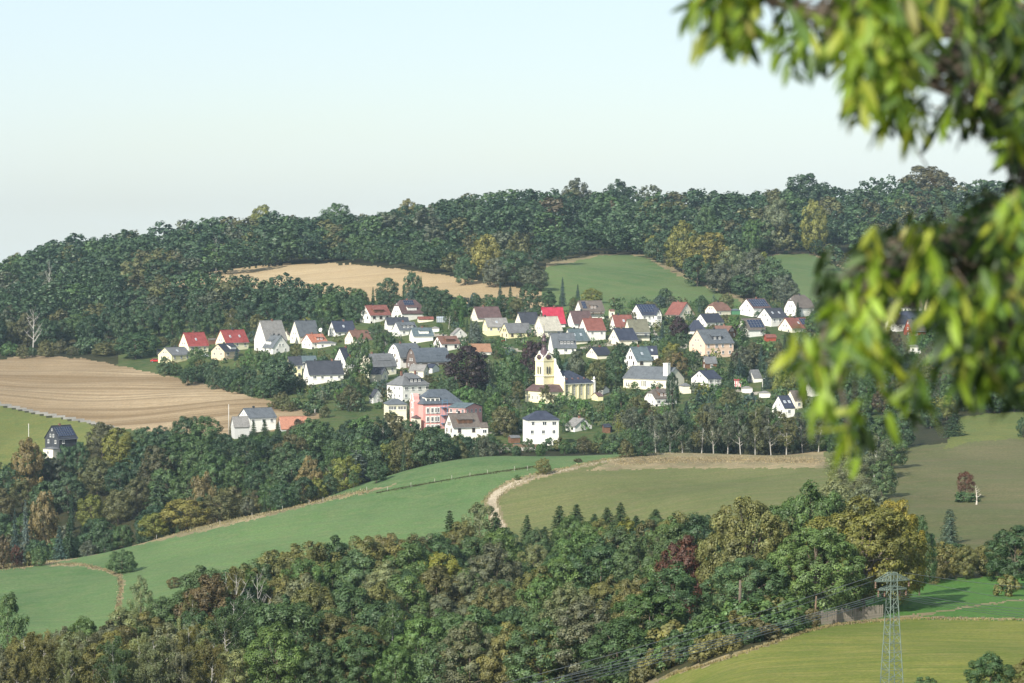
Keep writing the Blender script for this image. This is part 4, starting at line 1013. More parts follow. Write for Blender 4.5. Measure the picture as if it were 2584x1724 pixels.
mk_broad('shrub', 4, 3.2, 2.2, .34, 12, 130, zb=.02, lobe=(.3,.45), r0=.07, nlimb=4)
mk_broad('beech', 3, 18, 9.0, .34, 84, 430, lobe=(.13,.23), zb=.10, r0=.55, nlimb=14, sub=.42)
mk_broad('column', 2, 7, 1.15, .22, 22, 130, zb=.02, lobe=(.5,.7), r0=.08, nlimb=2)

def mk_spruce(key, n, H, R, size, lev, br, per, droop=.28, mat=None, wide=.8):
    L = []
    for i in range(n):
        r = np.random.default_rng(hash(key) % 1000 * 0 + i*17+sum(ord(q) for q in key)); P, N, T = [], [], []
        mb = MB().tube([(0,0,-1),(0,0,H*.5),(0,0,H*.99)], [.2,.12,.02], 5)
        for a in range(lev):
            t = (a+r.uniform(-.25, .25))/lev; z = H*(.05+.93*t); rr = R*(1-t)**wide*r.uniform(.82, 1.1)+.12; nb = max(4, int(br*(1-t*.5)))
            o = r.uniform(0, 6)
            for b in range(nb):
                an = o+2*math.pi*b/nb+r.uniform(-.2, .2); rl = rr*r.uniform(.55, 1.15)
                s = r.uniform(.12, 1, per)**.8; dv = np.array([math.cos(an), math.sin(an), 0]); sv_ = np.array([-dv[1], dv[0], 0])
                side = r.normal(size=per)*.16*rl*(1.05-s*.6)
                pz = z-droop*rl*s**1.5+.10*rl*np.clip(s-.75, 0, 1)-np.abs(side)*.35
                P.append(dv*(s*rl)[:, None]+sv_*side[:, None]+np.array([0, 0, 1])*pz[:, None])
                N.append(np.array([0, 0, .75])+dv*.5+r.normal(size=(per, 3))*.4); T.append(np.tile(dv+np.array([0, 0, -.4]), (per, 1))+r.normal(size=(per, 3))*.35)
            if a % 3 == 0: 
                for b in range(0, nb, 2): 
                    an = o+2*math.pi*b/nb; mb.tube([(0,0,z),(math.cos(an)*rr*.7, math.sin(an)*rr*.7, z-droop*rr*.5)], [.05,.02], 3)
        P = np.concatenate(P); N = np.concatenate(N); T = np.concatenate(T)
        v, f = cards(P, N, size, .5, T, seed=i)
        L.append((np_mesh('crown', v, f, (mat or M_leaf,)), mb.mesh('trunk', M_bark), H, R))
    TPL[key] = L
mk_spruce('spruce', 4, 16, 3.3, .50, 34, 10, 20, droop=.34)
mk_spruce('sprucen', 4, 17, 3.4, .36, 44, 11, 30, droop=.36, wide=.72)
mk_spruce('cedar', 3, 11, 4.0, .38, 26, 11, 34, droop=.26, wide=.55)

def mk_birch(key, n, H, R, size, nlimb, strands, per, r0=.17, spread=.5, dead=False, bark=None):
    L = []
    for i in range(n):
        sd = i*53+sum(ord(q) for q in key); r = random.Random(sd); g = np.random.default_rng(sd); mb = MB()
        lx, ly = r.uniform(-.09, .09)*H, r.uniform(-.05, .05)*H
        tr = lambda t: np.array([lx*t+math.sin(t*5+i)*.12, ly*t, H*.96*t])
        mb.tube([tr(t) for t in (-.06, 0, .15, .3, .45, .6, .75, .9, 1)], [r0*1.2, r0, r0*.85, r0*.72, r0*.6, r0*.46, r0*.32, r0*.18, r0*.06], 6)
        P, N, T = [], [], []
        for k in range(nlimb):
            t = .22+.72*(k+r.random())/nlimb; a = tr(t); an = r.uniform(0, 6.28); ln = R*(1.15-.75*t)*r.uniform(.8, 1.2)
            tip = a+np.array([math.cos(an)*ln, math.sin(an)*ln, ln*r.uniform(.7, 1.5)]); mid = a*.5+tip*.5+np.array([0, 0, -ln*.10])
            rr = r0*(1-t)*.55+.025
            mb.tube([a, mid, tip], [rr, rr*.6, rr*.2], 4)
            if dead:
                for q in range(3):
                    s = r.uniform(.4, 1); p = mid*(1-s)+tip*s; b2 = r.uniform(0, 6.28); l2 = ln*.4
                    mb.tube([p, p+np.array([math.cos(b2)*l2, math.sin(b2)*l2, l2*r.uniform(.3, 1)])], [rr*.45, rr*.12], 3)
                continue
            for q in range(strands):
                s = r.uniform(.25, 1.08); p = (mid if s < .6 else tip)*.5+(a*(1-s)+tip*s)*.5
                p = p+g.normal(size=3)*np.array([.5, .5, .25])*ln*.28
                dl = r.uniform(.5, 1.9)*min(1, ln*.6)
                tt = g.random(per); pos = p+np.stack([g.normal(size=per)*.14, g.normal(size=per)*.14, -tt*dl+.2], -1)+(np.array([math.cos(an), math.sin(an), 0])*.3)[None]*tt[:, None]
                P.append(pos); N.append(np.array([math.cos(an), math.sin(an), .5])+g.normal(size=(per, 3))*.8); T.append(np.array([0, 0, -1])+g.normal(size=(per, 3))*.5)
        if dead: cm = None
        else:
            v, f = cards(np.concatenate(P), np.concatenate(N), size, .6, np.concatenate(T), seed=sd); cm = np_mesh('crown', v, f, (M_leaf,))
        L.append((cm, mb.mesh('trunk', bark or M_birchb), H, R))
    TPL[key] = L
mk_birch('birch', 5, 15, 3.4, .30, 20, 20, 16)
mk_birch('birchn', 5, 16, 3.6, .23, 24, 24, 26)
mk_birch('willow', 2, 14, 4.6, .30, 26, 26, 20, bark=M_bark)
mk_birch('dead', 3, 12, 3.0, .3, 16, 0, 0, dead=True, r0=.2)
mk_birch('snag', 1, 6, 1.2, .3, 7, 0, 0, dead=True, r0=.22, bark=M_deadb)

PAL = {'dark green': (.034,.066,.030), 'deep green': (.026,.054,.027), 'green': (.05,.092,.032), 'mid green': (.044,.080,.038), 'olive': (.090,.096,.038), 'brownish olive': (.074,.074,.034),
       'yellow-green': (.125,.135,.030), 'yellow': (.155,.145,.038), 'pale green': (.10,.125,.065), 'grey-green': (.075,.09,.060), 'rusty': (.070,.056,.032), 'copper-red': (.062,.030,.024),
       'dark purple': (.030,.015,.019), 'blue-green': (.042,.075,.066), 'silver-blue': (.085,.115,.105), 'bright green': (.10,.16,.028), 'ochre': (.125,.105,.045), 'fresh green': (.062,.125,.035)}
CATS = {'far': ('broadleaf_tree', 'broadleaf tree'), 'mid': ('broadleaf_tree', 'broadleaf tree'), 'round': ('garden_tree', 'garden tree'), 'near': ('broadleaf_tree', 'broadleaf tree'),
        'loose': ('loose_tree', 'airy tree'), 'shrub': ('shrub', 'shrub'), 'beech': ('beech_tree', 'beech tree'), 'column': ('columnar_thuja', 'thuja'), 'spruce': ('spruce_tree', 'spruce'),
        'sprucen': ('spruce_tree', 'spruce'), 'cedar': ('spreading_conifer', 'conifer'), 'birch': ('birch_tree', 'birch'), 'birchn': ('birch_tree', 'birch'), 'willow': ('weeping_tree', 'weeping tree'),
        'dead': ('dead_tree', 'dead tree'), 'snag': ('dead_tree', 'dead tree')}
FOL = 1.15
TREES = []     # (x, y, r, key)
TRR = random.Random(99)
def tree(key, P, h, wpx=None, col='green', label=None, group=None, wscale=None, var=None, garden=False):
    L = TPL[key]; cm, tm, H, R = L[var if var is not None else TRR.randrange(len(L))]
    name, cat = CATS['round' if garden and key == 'mid' else key]
    e = empty(name, (P[0], P[1], P[2]-.15), TRR.uniform(0, 6.28)); tag(e, label, cat, group)
    sh = h/H
    s = F/P[1]
    sw = (wpx/s/2/R*1.02) if wpx else sh*(wscale or 1)*TRR.uniform(.9, 1.12)
    e.scale = (sw, sw, sh)
    c = PAL[col] if isinstance(col, str) else col; c = tuple(x*1.22 for x in c) if P[1] > 790 else (c[0]*1.55, c[1]*1.44, c[2]*1.2)
    j = TRR.uniform(.86, 1.16); c = (c[0]*j*TRR.uniform(.93, 1.07), c[1]*j, c[2]*j*TRR.uniform(.93, 1.07))
    if cm is not None:
        o = link('crown', cm, e); o.color = (*c, 1)
    link('trunk', tm, e)
    TREES.append((P[0], P[1], R*sw, key, e))
    return e
def tpx(key, u, vb, vt, wpx, col, label, d=None, **k):
    """a tree standing at ground pixel (u, vb) or d metres out, its top at vt, wpx wide"""
    P = at(u, d) if d else cast(u, vb)
    h = (project(P[0], P[1], P[2])[1]-vt)/(F/P[1])
    return tree(key, P, max(h, 1), wpx, col, label, **k)

def ordn_(k): return ['first','second','third','fourth','fifth'][k]
ST = ['leftmost','second','third','fourth','fifth','sixth','seventh','eighth','ninth','tenth','eleventh','rightmost']
STEMS = [(95,1635),(165,1592),(205,1600),(300,1590),(352,1625),(420,1572),(457,1560),(505,1585),(560,1560),(950,1590),(1020,1552),(1100,1575)]
# --- individually recognisable trees -------------------------------------------------------------
# middle hill
tpx('round',308,1447,1388,78,'mid green','lone round dark green tree casting a shadow on the lower left meadow')
tpx('round',439,1485,1455,42,'brownish olive','small flat-topped tree above the edge of the foreground wood at left')
tpx('round',1370,1198,1155,42,'olive','solitary round olive tree beside the bend of the gravel path')
tpx('loose',1305,1214,1196,18,'green','wispy sapling leaning at the verge of the gravel path')
tpx('round',1580,1155,1108,42,'olive','rounded olive tree where the gravel path reaches the birches')
tpx('round',1618,1151,1085,70,'dark green','dark green tree left of the birch row')
tpx('shrub',1459,1167,1156,22,'rusty','rusty brown bush on the verge above the gravel path')
tpx('round',98,1428,1378,46,'mid green','round green tree at the crest fence at far left')
tpx('round',42,1430,1375,36,'copper-red','reddish small tree at the crest fence, leftmost')
tpx('round',8,1436,1350,44,'rusty','rust-brown tree at the left edge behind the crest fence')
tpx('shrub',75,1428,1395,30,'olive','olive bush between the two small trees at the crest fence')
tpx('loose',356,0,1452,62,'pale green','pale green bushy tree at the lower left wood edge, next to the dry ditch',d=585)
tpx('loose',22,0,1478,95,'green','half-cut green tree with pale stem at the left edge of the picture',d=520)
# right slope
tpx('loose',2436,1262,1184,46,'copper-red','reddish conical bush beside the dead white trunk')
tpx('shrub',2440,1268,1240,62,'dark green','dark green shrub round the foot of the dead white trunk')
tpx('snag',2464,1274,1220,30,'olive','broken white dead trunk with fallen branches on the brown slope')
tpx('cedar',2396,1372,1277,64,'blue-green','dense dark blue-green conifer on the slope behind the beeches')
tpx('mid',2400,0,1365,110,'mid green','low broad tree with dark shade at the hedge right of the beeches',d=500)
tpx('shrub',2490,1452,1385,50,'olive','olive bush right of the broad tree at the hedge')
tpx('near',2560,0,1318,150,'dark green','tall dark tree cut by the right edge above the green strip',d=455)
tpx('shrub',2540,1505,1450,70,'olive','dense bush below the tall tree at the right edge')
tpx('near',2500,0,1640,130,'dark green','treetop rising at the bottom right corner',d=255)
tpx('near',2580,0,1660,90,'olive','small treetop in the very bottom right corner',d=262)
tpx('shrub',2335,1735,1705,60,'dark green','dark bush at the bottom edge beside the pylon')
tpx('cedar',2408,1102,1035,70,'dark green','spreading pine with a shadow on the bright pasture at right')
tpx('mid',2510,1043,965,90,'mid green','dense green tree beside the bright pasture, far right')
tpx('mid',2560,1040,975,70,'green','green tree at the right edge above the bright pasture')
tpx('round',2582,1105,1050,34,'dark green','small tree at the right edge above the brown slope')
# big beeches and neighbours, in front of the fence
tpx('beech',1885,0,1256,250,'olive','large olive-brown beech, left of the two big beeches',d=418)
tpx('beech',2040,0,1226,260,'green','green beech between the two larger yellowing ones',d=432)
tpx('beech',2175,0,1262,320,(.085,.098,.026),'huge beech turning yellow behind the pylon',d=412,var=0)
tpx('beech',2255,0,1262,170,(.17,.15,.028),'yellow autumn beech crown at the right flank of the huge beech',d=421,var=1)
tpx('beech',2060,0,1330,270,'green','lower green beech hanging over the wooden fence',d=402,var=1)
tpx('beech',1890,0,1400,230,'mid green','green tree with hanging branches at the left end of the fence',d=400,var=2)
tpx('near',1725,0,1340,150,'copper-red','copper-red tree at the left of the big beeches',d=425)
tpx('near',1700,0,1420,190,'dark green','dark green tree leaning out at the corner of the lower field',d=392)
tpx('near',1640,0,1480,210,'green','broad green tree above the dark shade of the wood corner',d=385)
tpx('near',1560,0,1560,190,'dark green','dark green tree at the bottom of the wood corner',d=372)
tpx('near',2320,0,1300,90,'dark green','dark treetop behind the yellowing beech at right',d=450)
tpx('mid',2105,0,1205,90,'pale green','pale grey-green willow in the strip of trees between the slopes',d=620)
tpx('mid',2190,0,1215,100,'grey-green','grey-green tree at the front of the strip between the slopes',d=600)
# trees of the strip between the olive and brown slopes
for k, (u, d_, vt, wpx, c, ky) in enumerate([(2155,650,1150,95,'grey-green','loose'),(2225,665,1160,80,'mid green','mid'),(2120,690,1125,80,'pale green','loose'),(2205,710,1095,85,'grey-green','birch'),(2250,735,1085,80,'mid green','mid'),
      (2160,760,1070,80,'blue-green','mid'),(2225,780,1050,80,'dark green','mid'),(2280,800,1050,60,'mid green','mid'),(2120,800,1060,70,'green','mid'),(2180,815,1040,80,'dark green','mid')]):
    tpx(ky, u, 0, vt, wpx, c, f'{c} {CATS[ky][1]}, '+['front left','front right','second from the front at left','pale-stemmed one half way up','right edge half way up','left side near the top','middle near the top','rightmost near the top','leftmost near the top','topmost'][k]+' in the strip between the slopes', d=d_)
# birch row above the dry strip
for k, (u, vt, c) in enumerate([(1655,1040,'grey-green'),(1690,1030,'grey-green'),(1722,1042,'mid green'),(1770,1038,'olive'),(1800,1030,'grey-green'),(1836,1040,'grey-green'),(1868,1035,'grey-green'),(1905,1025,'olive'),(1945,1030,'grey-green'),(1985,1040,'olive'),(2025,1050,'grey-green'),(2065,1055,'grey-green')]):
    nm = ['first','second','third','fourth','fifth','sixth','seventh','eighth','ninth','tenth','eleventh','twelfth'][k]
    tpx('birch', u, 0, vt, 62, c, f'white-stemmed {c} birch, {nm} from left above the dry grass strip', d=838+TRR.uniform(-4, 10), group='birches along the dry grass strip')
# foreground birches with bare white stems
tpx('birchn',588,0,1428,95,'olive','tall birch with forked white trunk before the dark wood at lower left',d=500,var=0)
tpx('dead',592,0,1440,90,'olive','bare white forked trunk standing in front of the dark foreground wood',d=496,var=0)
tpx('dead',662,0,1432,70,'olive','slimmer bare white trunk right of the forked one',d=498,var=1)
tpx('birchn',480,0,1500,60,'olive','slim birch with pale stem left of the forked white trunk',d=490)
tpx('dead',92,860,772,62,'grey','bare white-limbed tree in front of the forest at the left edge',var=2) if False else tpx('dead',84,897,775,60,'olive','bare white-limbed tree in front of the forest at far left',var=2)
for k_, (u_, vt_) in enumerate(STEMS):
    tpx('birchn', u_, 0, vt_, 58, 'olive' if k_ % 3 else 'pale green', f'pale-stemmed thin birch poking out of the foreground wood, {ST[k_]} of twelve from left', d=452 if k_ < 9 else 470)
    tpx('dead', u_+9, 0, vt_+8, 30, 'olive', f'bare whitish stem beside the thin birch, {ST[k_]} of twelve from left', d=449 if k_ < 9 else 466)
# village specimens
def tp(key, c, x, yb, yt, w, col, label, **k):
    u, vb = cx_(c, x, yb); _, vt = cx_(c, x, yt); return tpx(key, u, vb, vt, w/CROP[c][2], col, label, **k)
tp('mid','B',1590,1270,715,560,'dark purple','huge dark purple copper beech between the village houses and the school')
tp('mid','C',880,1100,640,300,'dark purple','second dark purple copper beech just left of the church spire')
tp('mid','B',1770,1260,1130,200,'green','green tree between the two copper beeches')
tp('cedar','B',1700,720,400,250,'silver-blue','silver-blue spruce beside the pale yellow house')
tp('spruce','B',1640,700,370,110,'silver-blue','slimmer silver-blue spruce left of the broad one')
tp('cedar','B',1980,860,610,170,'fresh green','broad fresh green conifer above the copper beech')
tp('mid','C',600,1180,830,330,'green','large rounded green tree left of the church tower',d=1062)
tp('loose','C',360,1250,860,130,'pale green','thin pale larch-like tree left of the church')
tp('loose','C',690,1400,1110,150,'olive','thin brownish tree with bare stem left of the church')
tp('mid','C',1150,1100,760,150,'dark green','dark tree right behind the church tower',d=1066)
tp('mid','C',1380,1100,760,240,'grey-green','large grey-green tree behind the church nave',d=1075)
tp('mid','C',1620,1260,860,260,'olive','large olive tree right behind the church nave',d=1068)
tp('mid','C',1850,1080,760,280,'mid green','big green tree between the black-roofed house and the hall',d=1085)
tp('birch','C',1040,1400,1170,200,'olive','small weeping birch in front of the church narthex',d=1030)
tp('mid','D',700,1130,795,270,'ochre','large ochre chestnut tree behind the hall')
tp('mid','D',480,1000,860,160,'ochre','smaller ochre tree left of the large ochre chestnut')
tp('column','D',360,975,805,90,'fresh green','dense columnar thuja beside the grey-teal roofed house')
tp('column','D',1230,1380,1190,150,'fresh green','fresh green conical tree below the lamp pole house')
tp('spruce','D',1500,720,410,190,'dark green','tall dark spruce left of the solar-roofed taupe house')
tp('spruce','D',2130,385,190,110,'dark green','dark spruce in front of the taupe half-hipped house')
tp('mid','D',720,640,370,210,'dark purple','copper-leaved tree below the brown right-gabled house')
tp('spruce','D',520,640,440,100,'blue-green','blue-green spruce left of the copper-leaved tree')
tp('round','D',1000,325,130,150,'dark green','round dark tree on the green field edge above the village')
tp('mid','D',640,1190,1010,160,'dark green','dark green tree in front of the hall',d=998)
tp('column','D',200,1270,1120,90,'fresh green','green hedge column at the front of the hall')
tp('spruce','D',1440,1180,850,260,'blue-green','broad blue-green spruce below the garden house')
tp('spruce','D',1340,1180,880,200,'dark green','dark spruce left of the broad blue-green spruce')
tp('spruce','D',1760,1230,900,170,'blue-green','blue-green spruce right of the white gable among spruces')
tp('mid','D',1620,1000,680,330,'brownish olive','large brownish tree right of the peach apartment house')
tp('mid','D',1900,1150,750,330,'brownish olive','brownish tree beside the hanging leaves')
tp('mid','D',1400,900,770,150,'copper-red','reddish tree right of the brown garden house')
tp('spruce','D',960,1420,1220,180,'blue-green','blue-green spruce left of the fresh green conical tree')
tp('cedar','D',110,1460,1380,150,'silver-blue','flat silver-blue cedar left of the villa with taupe roof')
tp('shrub','D',340,1460,1390,110,'copper-red','dark red bush at the corner of the villa with taupe roof')
tp('round','C',1570,220,30,260,'yellow-green','round yellow-green tree above the taupe solar-roofed house')
tp('spruce','C',1400,200,-20,90,'blue-green','slender dark spruce left of the round yellow-green tree')
tp('spruce','C',1220,250,-110,110,'blue-green','tall dark spruce at the edge of the upper stubble field')
tp('spruce','C',480,250,-60,110,'blue-green','spruce before the end of the upper stubble field, leftmost')
tp('spruce','C',600,300,-10,130,'dark green','second spruce before the end of the upper stubble field')
tp('mid','C',830,300,-30,260,'dark green','broad dark tree behind the patchy dark roof')
tp('mid','C',1050,260,60,200,'dark green','dark tree behind the crimson roof')
tp('round','B',320,780,590,310,'green','very round green garden tree below the dark red roofed house',d=1120)
tp('mid','B',1290,350,40,330,'dark green','great dark tree right of the purple-brown half-hipped house')
tp('mid','B',950,250,-180,240,'mid green','tall green tree behind the purple-brown half-hipped house')
tp('willow','B',310,330,90,220,'olive','drooping yellowish willow left of the dark red roofed house')
tp('round','A',1905,430,345,110,'yellow','small bright yellow-green tree before the plain dark blue roof')
tp('mid','A',1300,1050,640,420,'mid green','very large green tree at the edge of the stubble field below the tall white house')
tp('round','A',470,760,545,190,'green','round green tree right of the low yellow house')
tp('spruce','A',880,690,560,100,'blue-green','blue-green spruce right of the beige house')
tp('round','A',1010,690,560,90,'fresh green','small fresh green conifer between beige house and tall white house')
tpx('mid',343,905,833,108,'dark green','broad dark tree with flat underside left of the low yellow house')
tpx('round',265,898,862,70,'olive','olive tree at the stubble field edge left of the broad dark tree')
# valley specimens (left)
tpx('mid',470,0,1255,130,'yellow','bright yellow autumn tree above the crest at left',d=812)
tpx('round',512,0,1195,85,'ochre','brown-ochre crowned tree behind the bright yellow one',d=850)
tpx('mid',560,0,1240,100,'olive','olive tree right of the bright yellow tree',d=815)
tpx('mid',390,0,1290,80,'yellow-green','yellow-green tree left of the bright yellow one',d=812)
tpx('mid',783,0,1152,70,'ochre','pale ochre tree in the middle of the valley wood',d=850)
tpx('round',800,0,1205,60,'yellow-green','yellow-green tree below the pale ochre one',d=825)
tpx('cedar',900,0,1130,120,'silver-blue','silver-blue cedar in the valley wood',d=850)
tpx('mid',110,0,1232,75,'ochre','brownish autumn tree low in the valley at left',d=850)
tpx('spruce',65,0,1252,40,'silver-blue','pointed silver-blue spruce low in the valley at left',d=845)
tpx('spruce',38,0,1275,38,'blue-green','dark pointed spruce left of the silver-blue one',d=838)
tpx('spruce',150,0,1320,50,'blue-green','short broad spruce near the crest at left',d=815)
tpx('spruce',175,0,1300,48,'dark green','taller spruce near the crest at left',d=822)
tpx('cedar',400,0,1190,105,'dark green','wide dark spruce in deep shade above the yellow tree',d=870)
tpx('mid',395,0,1125,90,'brownish olive','brown-tinged tree high in the valley wood',d=945)
tpx('mid',760,0,1055,80,'rusty','rust-tinged tree beside the rusty barn',d=960)
tpx('mid',70,0,1098,80,'ochre','ochre tree left below the black slate-clad house',d=985)
tpx('dead',625,0,1330,40,'olive','thin bare stem above the crest left of the meadow',d=812) if False else None
for k_, (u_, vt_, w_) in enumerate([(640,1060,34),(668,1056,40),(702,1062,36)]):
    tpx('spruce', u_, 0, vt_, w_, 'mid green', ['left','middle','right'][k_]+' one of three young spruces hiding the foot of the farmhouse', d=984)
tpx('round',988,0,1037,40,'dark green','round dark tree hiding the foot of the pale yellow school wing',d=972)
tpx('round',1048,0,1058,26,'dark green','small dark tree beside the porch of the pink school',d=965)
for u_, vt_, w_, lb_ in [(165,1120,52,'right of'),(200,1112,50,'further right of'),(84,1118,40,'left of'),(126,1152,60,'below')]:
    tpx('mid', u_, 0, vt_, w_, 'dark green', f'dark green tree crown just {lb_} the black slate-clad house', d=1000)
for k_, (u_, vt_) in enumerate([(1132,1098),(1158,1094),(1184,1100),(1212,1096),(1236,1094)]):
    tpx('round', u_, 0, vt_, 42, TRR.choice(['green','mid green','olive']), f'rounded garden tree at the foot of the white house before the school, {ordn_(k_)} from left', d=926)
# ridge specimens
for u, d_, vt, w_, c, lb in [(1225,1440,590,82,'yellow','big yellow-green tree at the edge of the upper stubble field'),(1300,1420,628,100,'mid green','rounded green tree right of the yellow-green one on the slope'),
      (1250,1415,650,70,'grey-green','grey-green tree between stubble field and green field'),(1345,1400,665,80,'grey-green','grey-green tree overhanging the corner of the green field'),(1175,1430,650,60,'mid green','green tree left of the big yellow-green one'),
      (1725,1480,560,90,'yellow-green','upper yellow-green tree on the spur between the two green fields'),(1790,1440,588,120,'yellow','large yellow-green tree in the middle of the spur'),(1660,1530,590,70,'mid green','green tree at the upper end of the spur'),
      (1850,1410,620,90,'pale green','pale tree on the spur below the yellow one'),(1900,1380,630,100,'grey-green','grey-green tree on the spur, lower part'),(1950,1360,650,90,'mid green','green tree above the solar-roofed house'),
      (1980,1340,690,70,'grey-green','lowest tree of the spur at right'),(1760,1430,640,80,'mid green','green tree under the large yellow-green one'),(1820,1400,665,80,'grey-green','grey tree along the lower margin of the spur'),(1880,1375,690,80,'mid green','low tree at the lower margin of the spur'),
      (660,1870,516,76,'yellow-green','big round yellow-topped tree on the skyline'),(850,1870,512,84,'green','high rounded green tree on the skyline'),(1030,1860,503,60,'yellow','small yellow tree on the skyline'),
      (1455,1850,452,84,'grey-green','taller pale tree standing out on the skyline above the church'),(1560,1850,455,80,'dark green','slightly pointed dark tree on the skyline right of the pale one'),(2030,1850,438,130,'dark green','large dark dome-shaped tree on the skyline at right'),
      (2340,1850,416,150,'brownish olive','wide brownish treetop on the skyline behind the hanging leaves'),(1780,1640,515,55,'green','light green tree inside the dark ridge wood'),(1960,1600,500,80,'pale green','light green round tree in the ridge wood, left of the pair'),
      (2055,1590,498,70,'yellow-green','light green round tree in the ridge wood with visible stem'),(1895,1580,555,50,'fresh green','narrow fresh green tree in the ridge wood'),(1545,1760,508,34,'rusty','small rust-coloured treetop in the middle of the ridge wood')]:
    tpx('mid', u, 0, vt, w_, c, lb, d=d_)
for u, vb_, vt in [(125,760,650),(545,690,590)]:
    tpx('dead', u, 0, vt, 22, 'olive', f'pale dead stem among the ridge trees at {["far left","left of the big skyline tree"][[125,545].index(u)]}', d=1500 if u == 125 else 1640)
# crest hedges near the village's lower left
# ---------------------------------------------------------------- labelled filling
def ordn(k):
    T = ['first','second','third','fourth','fifth','sixth','seventh','eighth','ninth','tenth','eleventh','twelfth','thirteenth','fourteenth','fifteenth','sixteenth','seventeenth','eighteenth','nineteenth','twentieth']
    if k < 20: return T[k]
    t = {2:'twenty',3:'thirty',4:'forty',5:'fifty',6:'sixty'}[(k+1)//10]; return (t+'-'+T[(k+1) % 10-1]) if (k+1) % 10 else {2:'twentieth',3:'thirtieth',4:'fortieth',5:'fiftieth',6:'sixtieth'}[(k+1)//10]
def interp(curve, u): return float(np.interp(u, [p[0] for p in curve], [p[1] for p in curve]))
def pick(w_): 
    ks = list(w_); return TRR.choices(ks, [w_[k] for k in ks])[0]
def footfree(x, y, r):
    if not all((x-a)**2+(y-b)**2 > (r+c)**2 for a, b, c in FOOT): return False
    for a, b, c, s_, hw_, hd_ in RFOOT:
        dx, dy = x-a, y-b; lx, ly = abs(dx*c+dy*s_), abs(-dx*s_+dy*c)
        if lx < hw_+r and ly < hd_+r: return False
    return True
def clear_of(x, y, r, f=.55): return all((x-a)**2+(y-b)**2 > (f*(r+c))**2 for a, b, c, *_ in TREES)
STUFF = []     # far trees joined into one wood: (P, h, sw, colour, template)
def mass(where, rowname, u0, u1, d, hr_, space, kinds, pal, cap=None, jit=.25, stuff=False, bias=0, group=None, wsc=1.14, skip=None, clear=.42, hold=None):
    u = u0+TRR.uniform(0, space*.5); out = []
    while u < u1:
        dd = (interp(d, u) if isinstance(d, list) else d)*(1+TRR.uniform(-.01, .01)); P = at(u, dd)
        s = F/P[1]; g = project(*P)[1]; h = TRR.uniform(*hr_)
        if cap is not None:
            room = (g-interp(cap, u)-TRR.uniform(-2, 7))/s
            if room < 3: u += space; continue
            h = min(h, room)
        u += space*TRR.uniform(1-jit, 1+jit)
        if skip and skip(u, g, h*s): continue
        if not footfree(P[0], P[1], 2.0) : continue
        if not stuff and not clear_of(P[0], P[1], h*.3, clear): continue
        out.append((P, h))
    for i, (P, h) in enumerate(out):
        c = pick(pal)
        if stuff: STUFF.append((P, h, c)); continue
        k = pick(kinds)
        if hold is not None: hold.append((P, h, c, k)); continue
        tree(k, P, h, None, c, f'{c} {CATS[k][1]}, {ordn(i)} from left, {rowname} of {where}', group or f'trees of the {where}', wscale=wsc*(.62 if k in ('spruce','sprucen') else 1.0))
    return out

SKY = [(-60,690),(0,664),(30,642),(100,622),(180,588),(250,578),(320,560),(400,556),(480,546),(560,541),(650,535),(690,530),(740,542),(800,546),(850,530),(900,541),(960,533),(1030,515),(1100,508),(1200,482),(1290,474),(1370,466),(1420,458),(1480,456),(1540,458),(1600,461),(1700,466),(1800,476),(1900,480),(1960,473),(1990,462),(2030,452),(2070,458),(2110,466),(2150,444),(2210,432),(2300,424),(2400,432),(2450,452),(2520,442),(2700,440)]
DK = {'dark green': 4, 'deep green': 3, 'mid green': 3, 'green': 1.5, 'olive': .9, 'brownish olive': .8, 'grey-green': .7, 'rusty': .05}
# far wood on the ridge, back rows as one mass
def margins(d): return [(0, d)]
for d_ in (1880, 1825, 1770, 1715, 1665):
    mass('ridge', '', -60, 2700, d_, (17, 25), 46, None, DK, cap=SKY, stuff=True, skip=lambda u, g, hp: False)
for d_ in (1610, 1570): mass('ridge', '', 1480, 2700, d_, (15, 21), 48, None, DK, cap=SKY, stuff=True, skip=lambda u, g, hp: (1470 < u < 1640 and g > 640) or (1920 < u < 2190 and g > 625 and d_ < 1600))
# its front rows one by one
mass('ridge wood', 'front row', -30, 1040, [(-30,1590),(400,1618),(560,1625),(640,1632),(900,1655),(1040,1640)], (15, 19), 46, {'mid': 1}, DK, cap=SKY, stuff=True)
mass('ridge wood', 'second row', -40, 560, 1540, (14, 18), 50, {'mid': 1}, DK, cap=SKY, stuff=True)
mass('ridge wood', 'front row above the two fields', 1050, 1500, [(1050,1600),(1200,1530),(1300,1500),(1400,1525),(1450,1575),(1500,1600)], (15, 19), 47, {'mid': 1}, DK, cap=SKY, stuff=True)
mass('ridge wood', 'front row behind the spur', 1500, 1700, [(1500,1600),(1650,1600),(1700,1580)], (15, 18), 47, {'mid': 1}, DK, cap=SKY, stuff=True)
mass('ridge wood', 'front row over the small field', 1880, 2180, 1610, (15, 18), 52, {'mid': 1}, DK, cap=SKY, stuff=True)
mass('ridge wood', 'slope right of the small field', 2080, 2600, [(2080,1520),(2180,1460),(2600,1430)], (12, 16), 55, {'mid': 1}, DK, stuff=True)
mass('ridge wood', 'lower slope right of the small field', 2190, 2600, 1385, (10, 14), 57, {'mid': 1}, DK, stuff=True)
mass('ridge wood', 'slope above the stubble field end', 1060, 1240, [(1060,1560),(1240,1480)], (12, 15), 47, {'mid': 1}, DK, cap=[(1060,520),(1240,600)], stuff=True)
def edge(line, u0, u1, dv, hr_, space, cap=SKY):
    L = []
    for u in range(int(u0), int(u1)+1, 20):
        c = cast(u, interp(line, u)-dv, 1200, 1750)
        if c is not None: L.append((u, c[1]+4))
    if L: mass('edge', '', u0, u1, L, hr_, space, None, DK, cap=cap, stuff=True)
